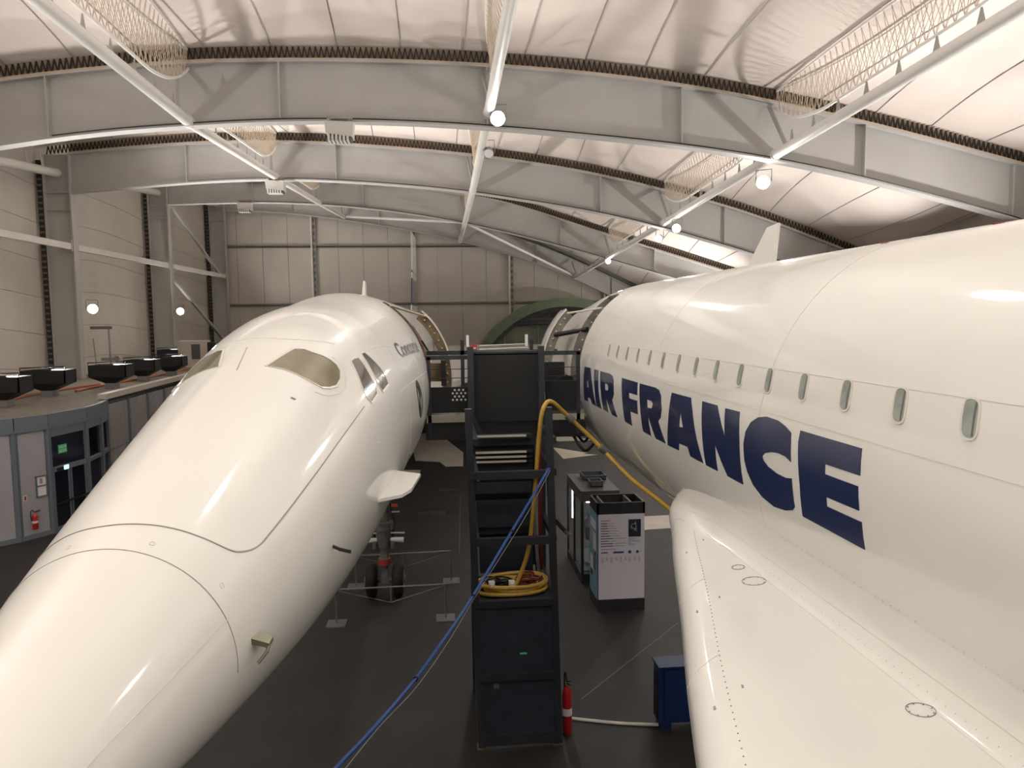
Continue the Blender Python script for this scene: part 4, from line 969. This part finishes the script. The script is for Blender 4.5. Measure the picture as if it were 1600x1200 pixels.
# gangway
MB().box((-.28, 12.6, 4.62), (2.38, 14.5, 4.68)).build('deck', 'steel_dark', tw)
MB().box((-.28, 12.56, 4.66), (.45, 12.6, 4.78)).box((1.66, 12.56, 4.66), (2.38, 12.6, 4.76)).build('deck_edge', 'deck', tw)
for y in (12.62, 14.4): MB().box((-.3, y, 4.36), (2.42, y+.1, 4.62)).build('deck_beam', 'black', tw)
for x in (-.24, .8, 1.9, 2.3): MB().box((x, 12.7, 4.36), (x+.08, 14.4, 4.6)).build('deck_joist', 'black', tw)
for x0, x1, zr in ((-.28, .45, 5.76), (1.66, 2.32, 5.81)):
    MB().box((x0, 12.56, zr-.05), (x1, 12.62, zr+.02)).build('hand_rail', 'steel_dark', tw)
    MB().box((x0+.06, 12.6, 4.82), (x1-.04, 12.63, 5.25 if x0 < 0 else 5.32)).build('infill_panel', 'mesh_black', tw)
    xp = x0+.02 if x0 < 0 else x1-.07
    MB().box((xp, 12.56, 4.4), (xp+.06, 12.62, zr)).build('rail_post', 'steel_dark', tw)
    for z in (5.4, 5.55): MB().tube([(x0, 12.59, z), (x1, 12.59, z)], .006, 5).build('wire', 'black_cable', tw)
for a in range(4):
    for b in range(4 if a % 2 else 3): MB().lathe((.16+.07*b+(0 if a % 2 else .035), 12.598, 5.20-.055*a), (0,-1,0), [(0, .018), (.004, .018)], 10).build('vent_dot', 'gear_white', tw)
for x in (.38, 1.70): MB().box((x-.035, 14.36, 4.6), (x+.035, 14.43, 5.98)).build('post', 'steel_dark', tw)
MB().box((-.3, 14.36, 5.70), (2.2, 14.43, 5.78)).build('hand_rail', 'steel_dark', tw)
for x, h in ((.48, .18), (1.60, .18)): MB().box((x-.025, 14.3, 5.95-.1), (x+.025, 14.36, 5.95+h-.06)).build('sensor_box', 'sign_white', tw)
sg = MB().box((.46, 12.5, 5.86), (.57, 12.52, 5.96)).build('small_sign', 'redband', tw); MB().box((.475, 12.495, 5.885), (.555, 12.5, 5.91)).build('print', 'sign_white', sg)
MB().box((1.61, 12.7, 4.98), (1.63, 12.74, 5.14)).build('status_light', 'blue_led', tw)
MB().box((-.27, 14.15, 5.22), (-.03, 14.3, 5.56)).build('service_box', 'jamb', tw)
MB().box((-.03, 14.0, 5.15), (.06, 14.2, 5.62)).build('service_cover', 'black', tw)
MB().box((1.9, 14.0, 5.2), (2.28, 14.2, 5.55)).build('service_cover', 'black', tw)
MB().prism([(1.95,13.9,4.7),(2.45,13.9,4.7),(2.42,13.9,5.28),(2.3,13.9,5.32),(2.0,13.9,5.18)], (0,.08,0)).build('service_cover', 'black', tw)
MB().box((.46, 10.71, 4.05), (.50, 10.73, 4.17)).build('label_plate', 'deck', tw)
for p in ([(2.3,13,4.4),(2.45,13.0,4.2),(2.55,12.9,4.35)], [(2.2,12.8,4.4),(2.4,12.7,4.1),(2.6,12.8,4.2)]): MB().tube(smooth_path(p), .025, 6).build('loose_cable', 'black_cable', tw, smooth=True)

# hose and cables
hp = [(.98,10.95,2.34),(1.10,10.98,2.55),(1.24,10.95,3.04),(1.33,10.85,4.03),(1.37,10.72,4.7),(1.40,10.63,5.02),(1.47,10.66,5.17),(1.57,10.75,5.17),(1.75,10.9,5.01),(1.97,11.0,4.80),(2.27,11.0,4.51),(2.53,10.75,4.22),(2.68,10.4,4.06),(2.80,9.6,3.98),(2.9,8.8,3.9)]
hs = thing('yellow_hose', 'yellow hose rising from the shelf over the post to the right jet', 'hose', (1.0, 10.95, 2.3))
MB().tube(smooth_path(hp, 8), .032, 10).build('hose', 'hose', hs, smooth=True)
for q in ((1.86, 10.96, 4.905), (2.35, 10.93, 4.43)): MB().lathe(q, (.6, 0, -.6), [(-.06, .055), (.06, .055)], 12).build('coupling', 'gear', hs)
cl = []
for k in range(90):
    a = k/90*2*PI*4.2; r = .36+.07*sin(a*.37); cl.append((1.0+r*1.25*cos(a)+.05*sin(k*.3), 11.2+r*.9*sin(a), 2.265+.0016*k+.02*sin(a*1.7)))
tag(MB().tube(cl, .030, 8).build('hose_coil', 'hose', smooth=True), 'yellow hose coiled on the tower shelf', 'hose')
for lab, mm, cx_, r0, n in (('dark red cable heap inside the yellow coil', 'red_cable', 1.25, .22, 6), ('black cable heap on the left of the tower shelf', 'black_cable', .75, .24, 5)):
    pts = []
    for k in range(n*14):
        a = k/14*2*PI; r = r0*(.6+.4*sin(k*.7)); pts.append((cx_+r*cos(a), 11.2+r*.9*sin(a), 2.27+.0022*k+.03*abs(sin(k*.5))))
    tag(MB().tube(pts, .016, 6).build('cable_heap', mm, smooth=True), lab, 'cable')
t = thing('plug_box', 'two small white plugs among the cables on the tower shelf', 'plugs', (.7, 11.0, 2.3))
for x in (.62, .92): MB().box((x, 10.9, 2.40), (x+.09, 10.98, 2.48)).box((x+.02, 10.86, 2.42), (x+.07, 10.9, 2.46)).build('plug', 'cable_white', t)
bp_ = [(1.50,10.66,4.22),(1.22,10.5,3.82),(.92,10.3,3.42),(.34,9.6,2.78),(0,9,2.54),(-.36,8,2.48),(-.69,7,2.54),(-.95,6,2.72),(-1.15,5,2.95)]
bc = thing('blue_cable', 'bundle of blue cables running from the tower post to the lower left', 'cable', (1.5, 10.66, 4.2))
for dx, dz in ((-.012, 0), (.012, .008), (0, -.015)): MB().tube([p+Vector((dx, 0, dz)) for p in smooth_path(bp_, 8)], .0095, 7).build('strand', 'blue_cable', bc, smooth=True)
gp = [Vector(p)+Vector((.015, 0, -.03-.06*abs(sin(k*2.1)))) for k, p in enumerate(bp_)]
MB().tube(smooth_path(gp, 10), .005, 6).build('grey_wire', 'grey_wire', bc, smooth=True)
for k in (2, 3, 5):
    p = Vector(bp_[k]); d_ = (Vector(bp_[k+1])-p).normalized(); MB().lathe(p, d_, [(-.012, .028), (.012, .028)], 10).build('cable_tie', 'black', bc)
t = thing('clamp_arm', 'small black clamp sticking out of the right tower post', 'clamp', (1.62, 10.8, 3.3))
MB().bar((1.6, 10.78, 3.42), (1.78, 10.75, 3.22), .03, .06).build('arm', 'black', t); MB().bar((1.74, 10.75, 3.26), (1.84, 10.74, 3.20), .05, .03).build('jaw', 'gear', t)

extinguisher((1.80, 11.0, 0), 'tall red extinguisher on the floor beside the stair tower', .075, .82, (.2, -1, 0))
tag(MB().tube(smooth_path([(1.9, 11.4, .02), (2.2, 11.3, .02), (2.7, 11.15, .02), (3.25, 11.05, .02)], 6), .025, 6).build('floor_cable', 'cable_white', smooth=True), 'white cable on the floor between the extinguisher and the blue cabinet', 'cable')

# blue cabinet under the wing
t = thing('blue_cabinet', 'dark blue steel cabinet on the floor below the wing edge', 'cabinet', (3.9, 11.05, 0))
MB().box((3.22, 10.9, .12), (4.6, 11.22, 1.02)).build('body', 'blue_box', t)
for x in (3.26, 4.4):
    for y in (10.92, 11.08): MB().box((x, y, 0), (x+.16, y+.12, .12)).build('foot', 'blue_box', t)
MB().box((3.20, 10.86, 1.01), (4.62, 11.24, 1.04)).build('lid', 'blue_box', t)
for x in (3.30, 3.88): MB().box((x, 10.88, .2), (x+.54, 10.9, .98)).build('door_panel', 'blue_box', t)
MB().box((3.21, 10.98, .15), (3.22, 11.18, .9)).build('side_opening', 'black', t)

# information kiosk
t = thing('info_kiosk', 'white poster kiosk with dark frame standing on the floor between the jets', 'kiosk', (3.75, 16.1, 0))
x0, x1, y0, y1 = 3.24, 4.29, 15.68, 16.5
MB().box((x0, y0, 0), (x1, y1, .26)).build('plinth', 'kiosk_dark', t)
MB().box((x0+.02, y0+.02, .26), (x1-.02, y1-.02, 2.16)).build('body', 'kiosk_dark', t)
m = MB()
for a, b in (((x0, y0), (x1, y0+.04)), ((x0, y1-.04), (x1, y1)), ((x0, y0), (x0+.04, y1)), ((x1-.04, y0), (x1, y1))): m.box((*a, 2.14), (*b, 2.40))
m.build('head_frame', 'kiosk_dark', t)
MB().box((x0+.03, y0+.03, 2.17), (x1-.03, y1-.03, 2.2)).build('well_floor', 'kiosk_well', t)
MB().box((x0+.14, y0+.04, 2.2), (x0+.17, y1-.04, 2.38)).box((x1-.30, y0+.04, 2.2), (x1-.26, y1-.04, 2.38)).build('well_divider', 'kiosk_well', t)
ps = MB().box((x0+.03, y0-.005, .27), (x1-.01, y0+.02, 2.15)).build('poster', 'white_print', t)
W, H = x1-x0-.04, 1.88
def pp(u0, v0, u1, v1, d=.004): return MB().box((x0+.03+u0*W, y0-.005-d, 2.15-v1*H), (x0+.03+u1*W, y0-.005, 2.15-v0*H))
pp(.05, .068, .25, .078).build('printed_line', 'print_red', ps)
for k, ln in enumerate((.28, .30, .33, .38, .33, .42, .54, .33, .53, .52)):
    v = .100+.0295*k; pp(.05, v, .05+ln*.5, v+.011).build('printed_line', 'print_grey', ps); pp(.05+ln*.5+.01, v+.001, .05+ln, v+.009).build('printed_line', 'print_light', ps)
pp(.06, .405, .37, .412).build('printed_line', 'print_red', ps)
ph = pp(.65, .065, .92, .27).build('eclipse_picture', 'photo_dark', ps)
yy = y0-.011; cxp, czp = x0+.03+.765*W, 2.15-.145*H
for a, L in ((.9, .1), (1.2, .13), (2.2, .07), (3.6, .09), (-1.3, .13), (-1.0, .15), (-.7, .1), (4.2, .08), (.2, .07), (2.9, .06)):
    dx, dz = cos(a), sin(a); MB().prism([(cxp+dx*.03-dz*.015, yy, czp+dz*.03+dx*.015), (cxp+dx*.03+dz*.015, yy, czp+dz*.03-dx*.015), (cxp+dx*L, yy, czp+dz*L)], (0, .002, 0)).build('ray', 'photo_ray', ph)
MB().lathe((cxp, yy+.001, czp), (0,-1,0), [(0,.058),(.002,.058)], 20).build('halo', 'photo_ray', ph); MB().lathe((cxp, yy-.002, czp), (0,-1,0), [(0,.044),(.002,.044)], 20).build('moon_disc', 'black_print', ph)
for k in range(7): pp(.65, .285+.013*k, .65+(.2, .13, .25, .25, .05, .14, .12)[k], .291+.013*k).build('printed_line', 'print_light', ps)
pp(.32, .437, .55, .458).build('logo_bar', 'logo_blue', ps); pp(.10, .441, .20, .453).build('logo_word', 'logo_blue', ps); pp(.84, .441, .93, .449).build('logo_word', 'print_light', ps)
for u, r in ((.075, .016), (.68, .035), (.845, .032)): MB().lathe((x0+.03+u*W, y0-.005, 2.15-.447*H), (0,-1,0), [(0, r), (.005, r)], 18).build('logo_disc', 'logo_blue', ps)
for k in range(9):
    for q in range(4 if k % 2 else 6): pp(.06+.1*k, .505+.011*q, .06+.1*k+.05, .510+.011*q).build('printed_line', 'print_light', ps)
sp = MB().box((x0-.005, y0+.03, .27), (x0+.02, y1-.03, 2.15)).build('side_poster', 'sky_print', t)
for a, b, c, d_, mm in ((.1,.55,.5,.75,'white_print'),(.55,.6,.9,.8,'print_light'),(.15,.32,.45,.48,'print_grey'),(.5,.28,.9,.45,'white_print'),(.1,.8,.85,.9,'white_print'),(.1,.5,.3,.54,'photo_dark'),(.6,.2,.85,.27,'photo_dark')):
    MB().box((x0-.009, y0+.03+a*.76, .27+b*1.88), (x0-.005, y0+.03+c*.76, .27+d_*1.88)).build('printed_picture', mm, sp)

# glass display case behind it
t = thing('display_case', 'tall glass display case with grey top behind the poster kiosk', 'display case', (3.7, 18.5, 0))
x0, x1, y0, y1 = 3.22, 4.16, 17.45, 19.5
MB().box((x0, y0, 0), (x1, y1, .22)).build('plinth', 'kiosk_dark', t); MB().box((x0, y0, 2.0), (x1, y1, 2.25)).build('head', 'case_top', t)
for x in (x0, x1-.06):
    for y in (y0, (y0+y1)/2, y1-.06): MB().box((x, y, .22), (x+.06, y+.06, 2.0)).build('post', 'kiosk_dark', t)
for a, b in (((x0+.06, y0+.02), (x1-.06, y0+.03)), ((x0+.02, y0+.06), (x0+.03, (y0+y1)/2)), ((x0+.02, (y0+y1)/2+.06), (x0+.03, y1-.06)), ((x1-.03, y0+.06), (x1-.02, y1-.06))):
    MB().box((*a, .22), (*b, 2.0)).build('pane', 'glass', t)
MB().box((x0+.08, y0+.2, .22), (x1-.08, y1-.1, .25)).build('base_board', 'tray', t)
MB().tube([(x0+.08, y1-.5, 1.2), (x0+.08, y1-.5, 1.95)], .03, 8).build('light_tube', 'lamp_tube', t)
MB().tube([(x0+.15, y0+.12, 1.96), (x1-.15, y0+.12, 1.96)], .02, 8).build('light_tube', 'lamp_tube', t)
ex = thing('exhibit_figure', 'small pale exhibit standing inside the glass case', 'exhibit', (3.6, 18.2, .25))
MB().lathe((3.6, 18.2, .25), (0,0,1), [(0,.16),(.05,.16),(.07,.04),(.6,.04),(.65,.14),(1.0,.2),(1.2,.1),(1.3,.12),(1.45,.02)], 18).build('body', 'booth', ex, smooth=True)
MB().box((3.45, 18.0, .9), (3.75, 18.06, 1.2)).build('panel', 'tray', ex)
def tray(label, x, y, w, l, z, h):
    t = thing('tray', label, 'tray', (x+w/2, y+l/2, z), 'plastic trays on the display case')
    MB().box((x, y, z), (x+w, y+l, z+.015)).build('bottom', 'black', t)
    for a, b in (((x, y), (x+w, y+.02)), ((x, y+l-.02), (x+w, y+l)), ((x, y), (x+.02, y+l)), ((x+w-.02, y), (x+w, y+l))): MB().box((*a, z), (*b, z+h)).build('side', 'tray', t)
    MB().box((x-.015, y-.015, z+h-.02), (x+w+.015, y+.0, z+h)).build('lip', 'tray', t)
tray('larger dark plastic tray on top of the glass display case', 3.5, 18.6, .58, .55, 2.26, .12)
tray('smaller blue grey tray in front of the larger one on the display case', 3.52, 17.85, .32, .36, 2.26, .14)

# barriers round the nose gear
def barrier(a, b, h, label):
    a, b = Vector((*a, 0)), Vector((*b, 0)); t = thing('barrier', label, 'barrier', a, 'tube barriers round the nose gear'); z = Vector((0,0,h))
    for p in (a, b):
        MB().box((p.x-.2, p.y-.2, 0), (p.x+.2, p.y+.2, .02)).build('foot_plate', 'barrier', t); MB().tube([p, p+z], .018, 8).build('post', 'barrier', t)
    MB().tube([a+z, b+z], .016, 8).build('top_rail', 'barrier', t)
    mid = (a+b)/2+z; MB().tube([mid, mid-Vector((0,0,.34))], .018, 8).build('drop_bar', 'barrier', t)
    for p in (a, b): MB().tube([p+z-Vector((0,0,.02)), mid-Vector((0,0,.34))], .007, 6).build('stay_wire', 'barrier', t)
barrier((-2.33, 15.7), (-.04, 15.73), .75, 'grey tube barrier in front of the nose gear')
barrier((-2.17, 17.9), (.11, 18.0), .76, 'grey tube barrier behind the nose gear')
bpy.context.view_layer.update()
